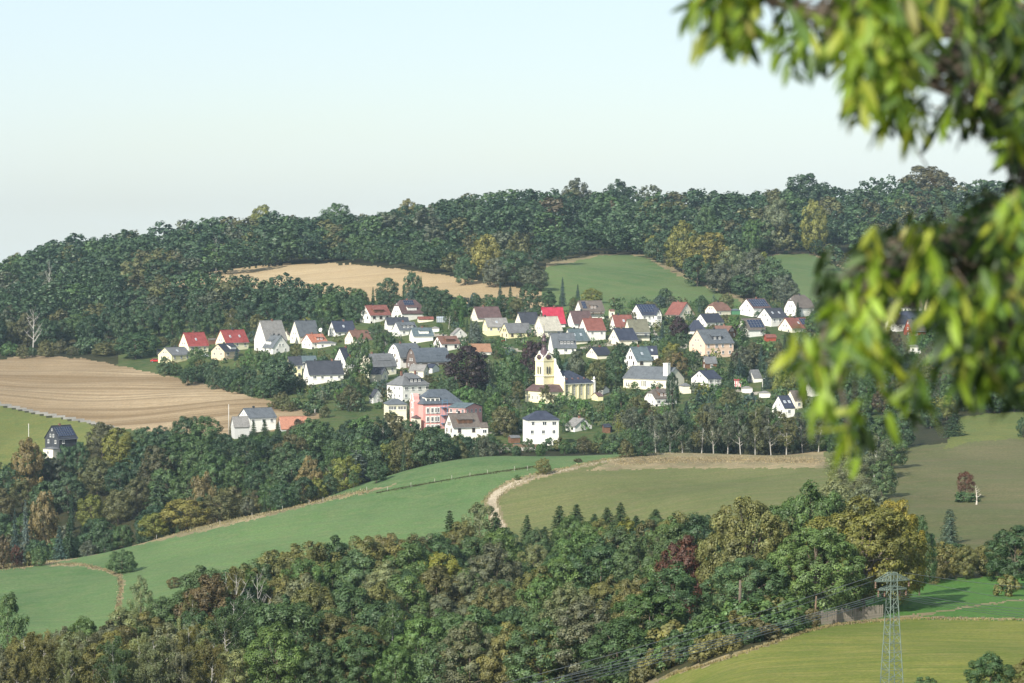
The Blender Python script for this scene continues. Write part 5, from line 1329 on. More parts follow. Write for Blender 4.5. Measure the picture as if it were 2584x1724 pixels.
edge([(430,698),(560,683),(632,674),(730,666),(820,664),(900,668),(1030,681),(1200,706)], 430, 1190, 2, (8, 12), 22)
edge([(430,698),(560,683),(632,674),(730,666),(820,664),(900,668),(1030,681),(1200,706)], 430, 1190, 5, (12, 16), 30)
edge(GP, 1381, 1640, 3, (8, 12), 24); edge(GP, 1640, 1880, 2, (6, 9), 24); edge(GP2, 1933, 2250, 2, (7, 10), 26)
# spur between the fields
SP_ = {'mid green': 2, 'grey-green': 2, 'green': 1, 'yellow-green': .6}
mass('spur between the green fields', 'row', 1700, 1990, [(1700,1500),(1800,1440),(1900,1395),(1990,1350)], (12, 16), 40, {'mid': 1}, SP_)
mass('spur between the green fields', 'back row', 1640, 1960, [(1640,1570),(1800,1500),(1960,1430)], (12, 16), 42, {'mid': 1}, SP_, cap=[(1640,580),(1800,580),(1960,620)])
# wood below the upper stubble field (left)
LT = [(-60,745),(0,722),(80,700),(153,690),(300,676),(383,693),(430,690),(479,676),(560,698),(620,690),(690,680),(747,688),(800,706),(860,716),(900,728),(960,745)]
for d_ in (1500, 1465): mass('slope', '', -60, 640, d_, (14, 19), 48, None, DK, cap=LT, stuff=True)
mass('wood above the red roofs', 'back row', -30, 900, [(-30,1430),(600,1425),(900,1400)], (14, 18), 43, {'mid': 1}, DK, cap=LT, stuff=True)
mass('wood above the red roofs', 'middle row', -30, 915, [(-30,1385),(600,1385),(915,1365)], (13, 17), 44, {'mid': 1}, DK, cap=LT, stuff=True)
mass('wood above the red roofs', 'front row', -30, 900, [(-30,1335),(300,1345),(600,1335),(900,1325)], (12, 16), 44, {'mid': 1, 'birch': .12, 'loose': .1}, {**DK, 'grey-green': 1.2, 'olive': 1.5})
mass('wood above the red roofs', 'lower bushes', -20, 420, [(-20,1300),(120,1302),(250,1310),(420,1300)], (4, 8), 30, {'round': 1, 'shrub': .4}, {'olive': 2, 'brownish olive': 1, 'mid green': 1, 'green': 1})
UP = {'dark green': 3, 'mid green': 3, 'green': 1, 'blue-green': 1, 'olive': .6}
mass('belt above the village', 'upper row', 900, 1230, [(900,1368),(1080,1360),(1230,1330)], (9, 15), 36, {'mid': 1, 'spruce': .3}, UP, cap=[(900,700),(1000,690),(1080,690),(1110,735),(1230,735)])
mass('belt above the village', 'lower row', 920, 1420, [(920,1342),(1080,1338),(1200,1312),(1420,1300)], (7, 11), 34, {'mid': 1, 'spruce': .25}, UP, cap=[(900,705),(1080,705),(1110,750),(1250,740),(1420,740)])
# hedge along the upper edge of the stubble field
mass('hedge above the stubble field', 'front row', 415, 720, [(415,1208),(560,1160),(640,1118),(720,1075)], (5, 8), 24, {'round': 1, 'mid': .5}, {'dark green': 2, 'mid green': 2, 'green': 1, 'olive': 1})
mass('hedge above the stubble field', 'back row', 430, 800, [(430,1225),(560,1180),(640,1140),(800,1090)], (5, 9), 28, {'round': 1, 'mid': .5}, {'dark green': 2, 'mid green': 2, 'green': 1, 'olive': 1},
     skip=lambda u, g, hp: any(r[0]-6 < u < r[1]+6 and r[2] < g-hp*.6 < r[3] and r[4] > 1100 for r in RECTS))
mass('hedge above the stubble field', 'tail', 690, 830, [(690,1062),(830,1030)], (3, 5), 22, {'round': 1, 'shrub': .5}, {'olive': 2, 'mid green': 2, 'green': 1})

# valley wood
VT = [(-60,1118),(0,1115),(27,1103),(69,1094),(100,1138),(112,1152),(140,1152),(150,1138),(195,1128),(200,1078),(230,1050),(268,1044),(291,1060),(337,1058),(383,1080),(406,1070),(452,1038),(483,1028),(536,1038),(585,1066),(612,1090),(680,1095),(728,1090),(766,1060),(804,1050),(843,1046),(900,1048),(960,1040),(1000,1036),(1030,1056),(1060,1070),(1110,1076),(1130,1100),(1235,1098),(1300,1118),(1350,1122),(1420,1108),(1470,1100),(1540,1085),(1600,1085)]
VP = {'dark green': 3, 'deep green': 1.6, 'mid green': 3, 'green': 2, 'olive': 1.2, 'brownish olive': 1, 'grey-green': .9, 'rusty': .08, 'yellow-green': .35, 'fresh green': .4}
VK = {'mid': 10, 'round': 1, 'spruce': 1, 'birch': .8, 'loose': 1}
for nm, u0, u1, d, h, sp in [('top row',-30,1130,[(-30,985),(100,990),(250,1010),(560,972),(720,962),(1130,928)],(11,15),56),('second row',-30,1240,[(-30,945),(250,965),(560,940),(800,935),(1240,905)],(11,16),60),
        ('third row',-30,1480,[(-30,905),(300,925),(700,905),(1130,892),(1480,893)],(10,15),62),('fourth row',-30,1400,[(-30,872),(600,872),(1400,876)],(9,14),64),('fifth row',-30,1250,846,(8,12),62),('crest row',-30,960,822,(5,9),52)]:
    mass('valley wood', nm, u0, u1, d, h, sp, VK, VP, cap=VT, skip=(lambda u, g, hp: False))
mass('village front', 'row of bushes', 1250, 1640, [(1250,905),(1450,900),(1640,880)], (2.5, 4.5), 24, {'round': 1, 'shrub': 1}, {'mid green': 2, 'green': 2, 'olive': 1, 'dark green': 1, 'grey-green': 1})
mass('village front', 'second row of bushes', 1330, 1650, [(1330,920),(1650,905)], (4, 7), 30, {'round': 1, 'mid': .6, 'spruce': .3}, {'mid green': 2, 'green': 2, 'olive': 1, 'dark green': 1}, skip=lambda u, g, hp: 1255 < u < 1500 and hp > 36)
mass('belt behind the birches', 'front row', 1640, 2120, [(1640,862),(2120,862)], (6, 10), 34, {'mid': 1, 'round': .5, 'birch': .7}, {'mid green': 2, 'grey-green': 2, 'olive': 1.5, 'dark green': 1})
mass('belt behind the birches', 'back row', 1640, 2200, [(1640,895),(2200,895)], (6, 9.5), 36, {'mid': 1, 'round': .5, 'birch': .5, 'spruce': .2}, {'mid green': 2, 'grey-green': 1, 'green': 1, 'dark green': 1}, skip=lambda u, g, hp: 1935 < u < 2020)
mass('belt behind the hanging leaves', 'lower row', 2040, 2440, [(2040,850),(2280,850),(2440,915)], (6, 10), 36, {'mid': 1, 'round': .5}, VP, skip=lambda u, g, hp: 2290 < u and g > 1090)
mass('belt behind the hanging leaves', 'middle row', 2100, 2600, [(2100,940),(2600,950)], (7, 11), 36, {'mid': 1, 'round': .5, 'spruce': .3}, VP)
mass('belt behind the hanging leaves', 'upper row', 2050, 2600, 1030, (7, 11), 38, {'mid': 1, 'round': .5, 'spruce': .3}, VP, skip=lambda u, g, hp: 2010 < u < 2110)
mass('belt behind the hanging leaves', 'topmost row', 2050, 2600, 1110, (6, 10), 38, {'mid': 1, 'round': .5, 'spruce': .3}, VP)

# foreground wood
FT = [(-60,1640),(0,1640),(69,1590),(165,1578),(184,1556),(222,1545),(245,1566),(306,1528),(356,1518),(421,1493),(479,1481),(498,1440),(521,1417),(574,1402),(651,1402),(708,1378),(728,1363),(766,1374),(823,1348),(900,1360),(948,1337),(1019,1340),(1100,1345),(1147,1325),(1170,1305),(1210,1290),(1246,1290),(1270,1325),(1326,1300),(1350,1325),(1409,1300),(1453,1300),(1529,1305),(1600,1300),(1656,1292),(1704,1290),(1755,1295),(1800,1300),(1860,1330)]
FP = {'dark green': 2.2, 'deep green': 1, 'mid green': 2.5, 'green': 2.4, 'olive': 2.2, 'brownish olive': .9, 'grey-green': 1.5, 'rusty': .02, 'yellow-green': .35, 'pale green': .7}
FPL = {'olive': 5, 'brownish olive': 1, 'green': .8, 'mid green': .6, 'pale green': 1.6, 'grey-green': 2}
NK = {'near': 8, 'loose': 1.4, 'birchn': .7}
mass('foreground wood', 'crest row', 500, 1180, [(500,520),(700,560),(900,590),(1180,625)], (14, 20), 56, {'near': 4, 'loose': 1}, {'brownish olive': 3, 'olive': 2, 'dark green': 2, 'mid green': 1}, cap=FT, bias=0)
for k, (u, vt, d_, w_) in enumerate([(1135,1278,640,62),(1212,1255,655,70),(1250,1283,635,66),(1330,1292,650,62),(1375,1322,640,56),(1412,1269,660,66),(1455,1265,655,70),(1500,1290,640,66),(1532,1275,665,62),(1566,1262,655,66),(1605,1296,640,60),(1655,1281,660,66),(1700,1290,640,60),(1745,1305,620,66)]):
    tpx('sprucen' if k != 1 else 'loose', u, 0, vt, w_*TRR.uniform(1.15, 1.6), 'dark green' if k != 1 else 'pale green', f'{"dark spruce" if k != 1 else "pale airy tree"}, {ordn(k)} from left, spruce row atop foreground wood', d=d_, group='spruces on the upper edge of the foreground wood' if k != 1 else None)
for nm, u0, u1, d, h, sp, kk, pp in [
        ('top row', 1080, 1870, [(1080,640),(1500,630),(1870,560)], (12,17), 70, {'near': 5, 'sprucen': 2}, FP),
        ('second row from the top', 900, 1860, [(900,600),(1300,610),(1860,520)], (12,17), 70, {'near': 6, 'loose': 1, 'sprucen': .8}, FP),
        ('third row from the top', 620, 1850, [(620,530),(900,565),(1850,560)], (12,17), 72, NK, FP),
        ('fourth row from the top', 380, 1850, [(380,500),(900,530),(1500,525),(1850,510)], (12,17), 76, NK, FP),
        ('fifth row from the top', 200, 1800, [(200,480),(900,500),(1800,480)], (11,17), 80, NK, FP),
        ('third row from the bottom', 480, 1720, [(480,470),(1720,446)], (10,16), 84, NK, FP),
        ('second row from the bottom', 560, 1640, [(560,440),(1640,415)], (10,15), 88, NK, FP),
        ('bottom row', 560, 1560, [(560,412),(1560,385)], (9,14), 92, NK, FP)]:
    mass('foreground wood', nm, u0, u1, d, h, sp, kk, pp, cap=FT)
for nm, u0, u1, d, h, sp in [('upper row', 60, 480, [(60,505),(480,515)], (7,11), 50), ('second row', -20, 520, [(-20,475),(520,480)], (8,12), 54), ('third row', -40, 560, 445, (9,12), 58), ('fourth row', -40, 560, 418, (9,12), 60), ('lowest row', -40, 580, 392, (8,11), 62)]:
    mass('birch thicket at lower left', nm, u0, u1, d, h, sp, {'birchn': 6, 'near': 1, 'loose': 1.5}, FPL, cap=FT)
BD = [(1560,356),(1600,353),(1700,350),(1780,341),(1900,345),(2000,358),(2050,374)]
mass('bushes along the lower field', 'third row', 1560, 2000, [(u, d+26) for u, d in BD], (3, 5), 40, {'shrub': 1, 'round': .5}, {'green': 1, 'dark green': 1, 'olive': 1})
mass('bushes along the lower field', 'front row', 1560, 2040, [(u, d+3) for u, d in BD], (1.8, 3.2), 24, {'shrub': 1}, {'green': 1, 'dark green': 1, 'olive': 1, 'brownish olive': 1})
mass('bushes along the lower field', 'second row', 1570, 2020, [(u, d+13) for u, d in BD], (2.4, 4.2), 28, {'shrub': 1}, {'green': 1, 'dark green': 1, 'olive': 1})
mass('hedge behind the green strip', 'row', 2330, 2600, [(2330,478),(2600,490)], (4, 6.5), 44, {'near': 1, 'round': 1}, {'mid green': 1, 'olive': 2, 'dark green': 1, 'brownish olive': 1})

# village gardens: fill the gaps between the houses
VPAL = {'mid green': 3, 'green': 3, 'dark green': 2, 'olive': 2, 'grey-green': 1, 'fresh green': 1.2, 'yellow-green': .35, 'brownish olive': .7, 'rusty': .15, 'blue-green': .5}
VILL = [(420,860),(560,790),(760,760),(850,760),(900,790),(1330,790),(1560,775),(1900,770),(2050,770),(2584,800),(2584,1040),(2300,1040),(2100,1080),(1640,1110),(1330,1105),(1130,1100),(1000,1050),(840,1040),(700,990),(640,960),(560,920),(430,900)]
def blocks(u, vb, wpx, hpx, y):
    for r in RECTS:
        if r[4] <= y-.5: continue
        # only keep the tree off the upper part of what stands behind it
        lo = r[2]; hi = r[2]+(r[3]-r[2])*(.66 if wpx > 20 else .82)
        ov = min(u+wpx*.5, r[1])-max(u-wpx*.5, r[0])
        if ov > max(4, .22*wpx) and vb-hpx < hi and vb > lo: return True
    return False
vt_list = []; SHR = []; n_big = 0
for n_ in range(15000):
    u = TRR.uniform(420, 2584); v = TRR.uniform(765, 1110)
    if not inpoly(VILL, np.array([u]), np.array([v]))[0]: continue
    if inpoly([(0,908),(300,922),(420,950),(560,975),(640,1003),(720,1020),(812,1042),(812,1200),(0,1200)], np.array([u]), np.array([v]))[0]: continue
    big = n_ < 6500
    if big and n_big > 290: continue
    P = cast(u, v, 900, 1345)
    if P is None: continue
    s = F/P[1]
    k = pick({'mid': 3, 'round': 4, 'spruce': 1, 'birch': .4, 'loose': .5} if big else {'round': 2, 'shrub': 5, 'column': .5, 'spruce': .3})
    h = TRR.uniform(5.0, 11) if big else TRR.uniform(1.8, 5.2)
    wr = {'mid': .8, 'round': .95, 'spruce': .42, 'birch': .5, 'loose': .55, 'shrub': 1.3, 'column': .32}[k]
    wpx, hpx = h*wr*s, h*s
    if blocks(u, v, wpx, hpx, P[1]) or not footfree(P[0], P[1], .6) or not clear_of(P[0], P[1], h*wr/2, .5): continue
    c = pick(VPAL) if k not in ('spruce', 'column') else pick({'dark green': 2, 'blue-green': 2, 'fresh green': 1, 'mid green': 1})
    if len(SHR) > 1300: break
    if not big and len(vt_list)-n_big > 170:
        SHR.append((P, h, c, h*wr/2/2.2)); TREES.append((P[0], P[1], h*wr/2, k, None)); continue
    e = tree(k, P, h, wpx, c, garden=True); vt_list.append((e, k, c, h, u, v)); n_big += big
seen = {}
for e, k, c, h, u, v in vt_list:
    best = min(RECTS, key=lambda r: abs((r[0]+r[1])/2-u)+1.3*abs(r[3]-v))
    rel = 'in front of' if v > best[3]+1 and best[0] < u < best[1] else ('behind' if best[0] < u < best[1] else ('left of' if u < (best[0]+best[1])/2 else 'right of'))
    size = ('big' if h > 8 else 'medium') if h > 5 else 'small'
    lb = f'{size} {c} {CATS[k][1]} {rel} the {best[5]}'
    seen.setdefault(lb, []).append((u, e))
for lb, L in seen.items():
    L.sort(key=lambda t: t[0])
    for i, (u, e) in enumerate(L):
        w_ = lb if len(L) == 1 else (lb+(', leftmost' if i == 0 else (', rightmost' if i == len(L)-1 else f', {ordn(i)} from the left')))
        if len(w_.replace('-', ' ').split()) > 15: w_ = w_.replace('garden tree', 'tree').replace(' the ', ' ').replace(' white house right of ', ' house right of ')
        e['label'] = w_; e['group'] = 'trees and bushes in the village gardens'
print('TREES', len(TREES), 'village', len(vt_list), 'big', n_big, 'shr', len(SHR), 'stuff', len(STUFF))

# the far wood as one mass
Vs, Fs, Cs = [], [], []; nb = 0
tv = []
for i in range(6):
    P, N, C, lr = broad_pts(900+i, 18, 5.8, nl=20, per=42, sub=.46, zb=.08, nj=.14)
    v, f = cards(P, N, 1.08, .8, seed=i); tv.append((v.astype(np.float32), f))
for P, h, c in STUFF:
    v, f = tv[TRR.randrange(6)]; a = TRR.uniform(0, 6.28); s = h/18; sw = s*TRR.uniform(1.15, 1.65)
    ca, sa = math.cos(a)*sw, math.sin(a)*sw
    q = np.stack([v[:, 0]*ca-v[:, 1]*sa+P[0], v[:, 0]*sa+v[:, 1]*ca+P[1], v[:, 2]*s+P[2]], -1)
    j = TRR.uniform(.85, 1.15); cc = np.array([*PAL[c], 1.0])*[j*FOL, j*FOL, j*FOL, 1]
    Vs.append(q); Fs.append(f+nb); Cs.append(np.tile(cc, (len(v), 1))); nb += len(v)
me = np_mesh('ridge_woodland', np.concatenate(Vs), np.concatenate(Fs), (M_leafs,))
at_ = me.attributes.new('tint', 'FLOAT_COLOR', 'POINT'); at_.data.foreach_set('color', np.concatenate(Cs).astype(np.float32).ravel())
tag(link('ridge_woodland', me), 'dense dark green wood covering the ridge behind its front rows of trees', 'woodland', kind='stuff')

Vs, Fs, Cs = [], [], []; nb = 0; sv_t = []
for i in range(4):
    P, N, C, lr = broad_pts(700+i, 3.2, 2.2, nl=7, per=22, sub=.5, zb=.02, lobe=(.32, .46))
    sv_t.append(cards(P, N, .55, .8, seed=i))
for P, h, c, sw in SHR:
    v, f = sv_t[TRR.randrange(4)]; a = TRR.uniform(0, 6.28); s = h/3.2; ca, sa = math.cos(a)*sw, math.sin(a)*sw
    Vs.append(np.stack([v[:, 0]*ca-v[:, 1]*sa+P[0], v[:, 0]*sa+v[:, 1]*ca+P[1], v[:, 2]*s+P[2]], -1)); Fs.append(f+nb)
    j = TRR.uniform(.85, 1.15)*FOL; Cs.append(np.tile(np.array([*PAL[c], 1.0])*[j, j, j, 1], (len(v), 1))); nb += len(v)
if Vs:
    me = np_mesh('garden_shrubbery', np.concatenate(Vs), np.concatenate(Fs), (M_leafs,))
    me.attributes.new('tint', 'FLOAT_COLOR', 'POINT').data.foreach_set('color', np.concatenate(Cs).astype(np.float32).ravel())
    tag(link('garden_shrubbery', me), 'low mixed shrubs and hedges filling the gardens between the village houses', 'shrubbery', kind='stuff')
# ------------------------------------------------------------------ grass tufts on verges, one mass each
def tufts(name, label, pts, hgt, col, n, spread, seed):
    r = np.random.default_rng(seed); pts = np.array(pts)
    seg = r.integers(0, len(pts)-1, n); t = r.random(n)[:, None]
    u = pts[seg]*(1-t)+pts[seg+1]*t; u = u+r.normal(size=u.shape)*np.array([spread, spread*.45])
    P = [cast(a, b, 250, 860) for a, b in u]; P = np.array([p for p in P if p is not None])
    N = r.normal(size=P.shape)*np.array([1, 1, .15]); P[:, 2] += hgt*.35
    T = np.array([0, 0, 1])+r.normal(size=P.shape)*.25
    v, f = cards(P, N, hgt, .5, T, seed)
    m = foliage('tuft_'+name, trans=.3, flat=col, leafvar=.3)
    tag(link(name, np_mesh(name, v, f, (m,))), label, 'grass', kind='stuff')
tufts('verge_grass', 'tall dry grass along the crest of the green meadow', CR[1:-1], .45, (.25,.215,.12), 5200, 7, 3)
tufts('path_grass', 'dry grass tufts beside the gravel path', [(a+w_*1.5, b) for (a, b), w_ in zip(PATHL, PATHW)][2:], .35, (.22,.20,.10), 1500, 4, 4)
tufts('path_grass', 'dry grass tufts on the left of the gravel path', [(a-w_*1.7-2, b-1) for (a, b), w_ in zip(PATHL, PATHW)][2:], .38, (.20,.19,.09), 1800, 4, 5)
tufts('field_edge_grass', 'dry grass fringe along the upper edge of the lower field', BR[2:12], .3, (.24,.20,.10), 3000, 3, 6)
tufts('fallow_grass', 'brown unmown grass in the strip below the birches', [(1560,1168),(1700,1162),(1900,1160),(2070,1164)], .36, (.29,.235,.15), 6500, 9, 7)
tufts('hedge_grass', 'low dark hedge grass line crossing the green meadow', [(950,1246),(1039,1229),(1099,1219),(1186,1204),(1230,1197),(1298,1187),(1346,1180)], .5, (.075,.085,.04), 2400, 1.6, 8)
tufts('ditch_grass', 'pale dry grass of the ditch below the lone round tree', [(140,1425),(200,1424),(262,1438),(300,1452),(306,1480),(300,1520),(296,1550)], .38, (.25,.21,.13), 2200, 4, 9)

# ------------------------------------------------------------------ meadow fence posts
pm = MB().tube([(0,0,-.3),(0,0,1.35)], .06, 6).mesh('fence_post', paint('pale_post', (.36,.34,.30), .9, .15))
for k, (u, v) in enumerate([(925,1240),(978,1240),(1037,1229),(1097,1219),(1140,1211),(1186,1204),(1230,1197),(1298,1188),(1331,1187)]):
    P = cast(u, v+1, 500, 860)
    if P is None: continue
    o = link('fence_post', pm); o.location = P; tag(o, f'pale fence post on the green meadow, {ordn(k)} from the left', 'fence post', 'pale posts across the green meadow')
for k, (u, v) in enumerate([(8,1433),(30,1431),(56,1430),(118,1421),(150,1412),(190,1404),(395,1362),(555,1326),(636,1306),(713,1289),(780,1274),(815,1267)]):
    P = cast(u, v, 500, 860)
    if P is None: continue
    o = link('fence_post', pm); o.location = P; tag(o, f'pale fence post on the meadow crest, {ordn(k)} from the left edge', 'fence post', 'pale posts along the meadow crest')

# ------------------------------------------------------------------ wooden fence under the beeches
FE = [(1815,1566,396),(1870,1566,394),(1950,1560,392),(2040,1551,393),(2110,1552,396),(2125,1551,398),(2230,1534,402)]
fp = []
for (u, v, d) in FE: p = at(u, d); fp.append(Vector(p))
fe = empty('wooden_fence', fp[0]); tag(fe, 'weathered grey picket fence in the shade under the big beeches', 'fence')
slat = MB().box(-.055,.055,-.012,.012,.02,1.75).solid([(-.055,-.012,1.75),(.055,-.012,1.75),(.055,.012,1.75),(-.055,.012,1.75),(0,-.012,1.83),(0,.012,1.83)], [(0,1,4),(2,3,5),(1,2,5,4),(3,0,4,5)]).mesh('picket', paint('grey_fence_wood', (.27,.235,.19), .95, .25, 4))
post = MB().box(-.08,.08,-.08,.08,-.4,1.9).mesh('post', MATS['grey_fence_wood'])
tot = 0
for a, b in zip(fp[:-1], fp[1:]):
    L_ = (b-a).length; ang = math.atan2(b.y-a.y, b.x-a.x); n = int(L_/.16)
    for k in range(n):
        q = a.lerp(b, k/n); zz = float(ground(q.x, q.y)); o = link('picket', slat, fe); o.location = (q.x-fp[0].x, q.y-fp[0].y, zz-fp[0].z); o.rotation_euler = (TRR.uniform(-.03,.03), TRR.uniform(-.03,.03), ang); tot += 1
        o.scale = (1, 1, TRR.uniform(.95, 1.05))
    m_ = max(1, int(L_/2.5))
    for k in range(m_):
        q = a.lerp(b, k/m_); zz = float(ground(q.x, q.y)); o = link('post', post, fe); o.location = (q.x-fp[0].x, q.y-fp[0].y+.12, zz-fp[0].z); o.rotation_euler = (0, 0, ang)
    for hz in (.5, 1.4):
        r0, r1 = a-fp[0], b-fp[0]; za = float(ground(a.x, a.y))-fp[0].z+hz; zb_ = float(ground(b.x, b.y))-fp[0].z+hz
        MB().tube([(r0.x, r0.y+.05, za), (r1.x, r1.y+.05, zb_)], .05, 4).build('rail', MATS['grey_fence_wood'], fe)
# leaning wooden pole and thick bare trunk by the fence
P = at(2055, 391); e = empty('wooden_pole', P); tag(e, 'leaning grey wooden pole in front of the fence below the beeches', 'pole')
MB().tube([(0,0,-.5),(.12,0,2),(.25,0,4.1)], [.16,.13,.10], 8).build('shaft', M_woodm, e)
P = at(1866, 392); e = empty('tree_stump', P); tag(e, 'thick pale tree trunk standing at the left end of the fence', 'tree trunk')
MB().tube([(0,0,-.5),(0,0,.3),(-.05,0,2.2),(.05,0,4.6),(.1,.1,7)], [.5,.36,.28,.22,.16], 10).build('trunk', M_bark, e)

# ------------------------------------------------------------------ lattice pylon and power lines
PY = at(2250, 262); Hp = (project(*PY)[1]-1442)/(F/PY[1])
py = empty('lattice_pylon', PY, math.radians(24)); tag(py, 'green-grey steel lattice pylon in front of the yellowing beech', 'pylon')
steel = paint('pylon_steel', (.125,.165,.14), .6, .15, 2, .4)
w0, w1 = .86, .34
def wz(z): return w0+(w1-w0)*min(1, z/(Hp*.88))
cr = [(-1,-1),(1,-1),(1,1),(-1,1)]
for a, b in cr:
    MB().tube([(a*wz(0),b*wz(0),-.5),(a*w1,b*w1,Hp*.88),(a*w1,b*w1,Hp)], .052, 4).build('corner_leg', steel, py)
nl = 15
for f_ in range(4):
    a, b = cr[f_], cr[(f_+1) % 4]; mb = MB()
    for k in range(nl):
        z0 = Hp*k/nl; z1 = Hp*(k+1)/nl
        if k % 2: mb.tube([(a[0]*wz(z0),a[1]*wz(z0),z0),(b[0]*wz(z1),b[1]*wz(z1),z1)], .028, 4)
        else: mb.tube([(b[0]*wz(z0),b[1]*wz(z0),z0),(a[0]*wz(z1),a[1]*wz(z1),z1)], .028, 4)
        mb.tube([(a[0]*wz(z1),a[1]*wz(z1),z1),(b[0]*wz(z1),b[1]*wz(z1),z1)], .025, 4)
    mb.build('bracing', steel, py)
def arm(z, l, hgt, nm):
    mb = MB()
    for y in (-w1, w1):
        mb.tube([(-l,y*.4,z),(-w1,y,z),(w1,y,z),(l,y*.4,z)], .05, 4); mb.tube([(-l,y*.4,z+.05),(-w1*1.4,y,z+hgt),(w1*1.4,y,z+hgt),(l,y*.4,z+.05)], .05, 4)
        n = 5
        for s in (-1, 1):
            for k in range(n):
                x0 = s*(w1+(l-w1)*k/n); x1 = s*(w1+(l-w1)*(k+1)/n); zt = z+hgt*(1-(k+.5)/n)
                mb.tube([(x0,y*(1-.6*k/n),z),((x0+x1)/2,y*(1-.6*(k+.5)/n),zt)], .03, 3); mb.tube([((x0+x1)/2,y*(1-.6*(k+.5)/n),zt),(x1,y*(1-.6*(k+1)/n),z)], .03, 3)
    mb.build(nm, steel, py)
arm(Hp-.75, 1.75, .6, 'upper_crossarm'); arm(Hp-1.55, 1.45, .3, 'lower_crossarm')
ins = MB().lathe([(.02,0),(.09,-.1),(.04,-.15),(.10,-.25),(.04,-.3),(.11,-.4),(.04,-.45),(.10,-.55),(.03,-.65)], 8).mesh('insulator', paint('insulator_glaze', (.16,.10,.07), .3, .1))
tips = []
for z, l in ((Hp-.75, 1.75), (Hp-1.55, 1.45)):
    for sx in (-1, 1):
        for q in ((1, .55) if z < Hp-1 else (1,)):
            o = link('insulator', ins, py); o.location = (sx*l*q, 0, z); tips.append((sx, z, l*q))
M_wire = paint('wire', (.17,.175,.18), .45, .05, metal=.3)
def wire(A, B, sag, label, r=.022):
    A, B = Vector(A), Vector(B); pts = [A.lerp(B, t)-Vector((0, 0, sag*4*t*(1-t))) for t in np.linspace(0, 1, 14)]
    o = MB().tube(pts, r, 5).build('power_line', M_wire); tag(o, label, 'power line')
d0 = PY[1]
def pw(u, v, y): return pix(u, v, y)
for k, (v0, v1) in enumerate([(1497,1838),(1502,1846),(1507,1856),(1513,1866)]):
    wire(pw(2232, v0, d0), pw(820, v1, 188), .5, f'power line of the lower bundle left of the pylon, {["top","second","third","lowest"][k]} strand', .026)
wire(pw(2204,1454,d0), pw(1180,1748,200), .3, 'single upper power line running left from the pylon head')
wire(pw(2204,1466,d0), pw(1180,1772,200), .3, 'second upper power line running left from the pylon head')
for k, (v0, v1, u1) in enumerate([(1500,1548,2640),(1505,1556,2640),(1509,1562,2640),(1494,1540,2640)]):
    wire(pw(2262, v0, d0), pw(u1, v1, 300), .25, f'power line of the lower bundle right of the pylon, {["second","third","lowest","top"][k]} strand')
wire(pw(2284,1446,d0), pw(2680,1488,300), .2, 'uppermost power line running right from the pylon head')
wire(pw(2284,1460,d0), pw(2680,1530,300), .2, 'second power line running right from the pylon head')

# ------------------------------------------------------------------ village poles
M_pole = paint('pole_grey', (.50,.49,.46), .7, .1)
def pole(c, x, y0, y1, label, lamp=True, wood=False, d=None):
    u, vb = cx_(c, x, y0); _, vt = cx_(c, x, y1); P = at(u, d) if d else cast(u, vb)
    h = (project(*P)[1]-vt)/(F/P[1]); e = empty('lamp_pole' if lamp else 'utility_pole', P); tag(e, label, 'lamp pole' if lamp else 'utility pole')
    MB().tube([(0,0,-.5),(0,0,h)], [.15,.10], 7).build('shaft', M_woodm if wood else M_pole, e)
    if lamp: MB().tube([(0,0,h-.05),(.5,-.1,h+.12)], .05, 5).box(.35,.95,-.25,.05,h+.08,h+.2).build('lamp_head', M_alu, e)
    else:
        MB().tube([(-.6,0,h-.4),(.6,0,h-.4)], .05, 5).build('crossarm', M_woodm, e)
pole('B',494,610,400,'white pole in front of the dark red roofed house')
pole('B',648,640,480,'white pole below the dark roof left of the grey dormer house')
pole('B',805,700,540,'white pole left of the pale teal roofed house')
pole('B',1525,790,680,'pale pole right of the brown roof with slit dormer')
pole('B',1850,1190,880,'thin grey pole right of the copper beech',lamp=False)
pole('B',230,1410,1265,'pale pole on the green slope left of the garden cottage')
pole('C',545,725,555,'white pole below the yellow house with terrace')
pole('D',45,800,650,'dark wooden pole left of the grey-teal roof',lamp=False,wood=True)
pole('D',1138,1290,1120,'white pole in front of the dark blue roofed house')
pole('D',1712,1260,1110,'thin pole in front of the dark spruces')
pole('D',980,850,780,'pale post left of the brown garden house')
pole('D',2130,1480,1370,'white pole before the weathered taupe roof')
pole('A',800,1320,1135,'thin pole at the lower edge of the stubble field',lamp=False,d=1010)
pole('A',1680,1240,1185,'short pole at the right tip of the stubble field',lamp=False)
pole('G',190,370,310,'thin pole left of the black slate-clad house',lamp=False,d=1045)
# television dish on the blue-grey roofed house
P = pix(*cx_('A', 1740, 378), 1200); e = empty('satellite_dish', P); tag(e, 'white satellite dish on a mast right of the steep blue-grey roof', 'satellite dish')
MB().lathe([(.05,0),(.5,.08),(.85,.26),(.88,.28),(.5,.12),(.05,.04)], 14).build('dish', wallm('white'), e).rotation_euler = (math.radians(70), 0, math.radians(-30))
MB().tube([(0,.1,-4),(0,.1,0)], .05, 5).build('mast', M_alu, e)
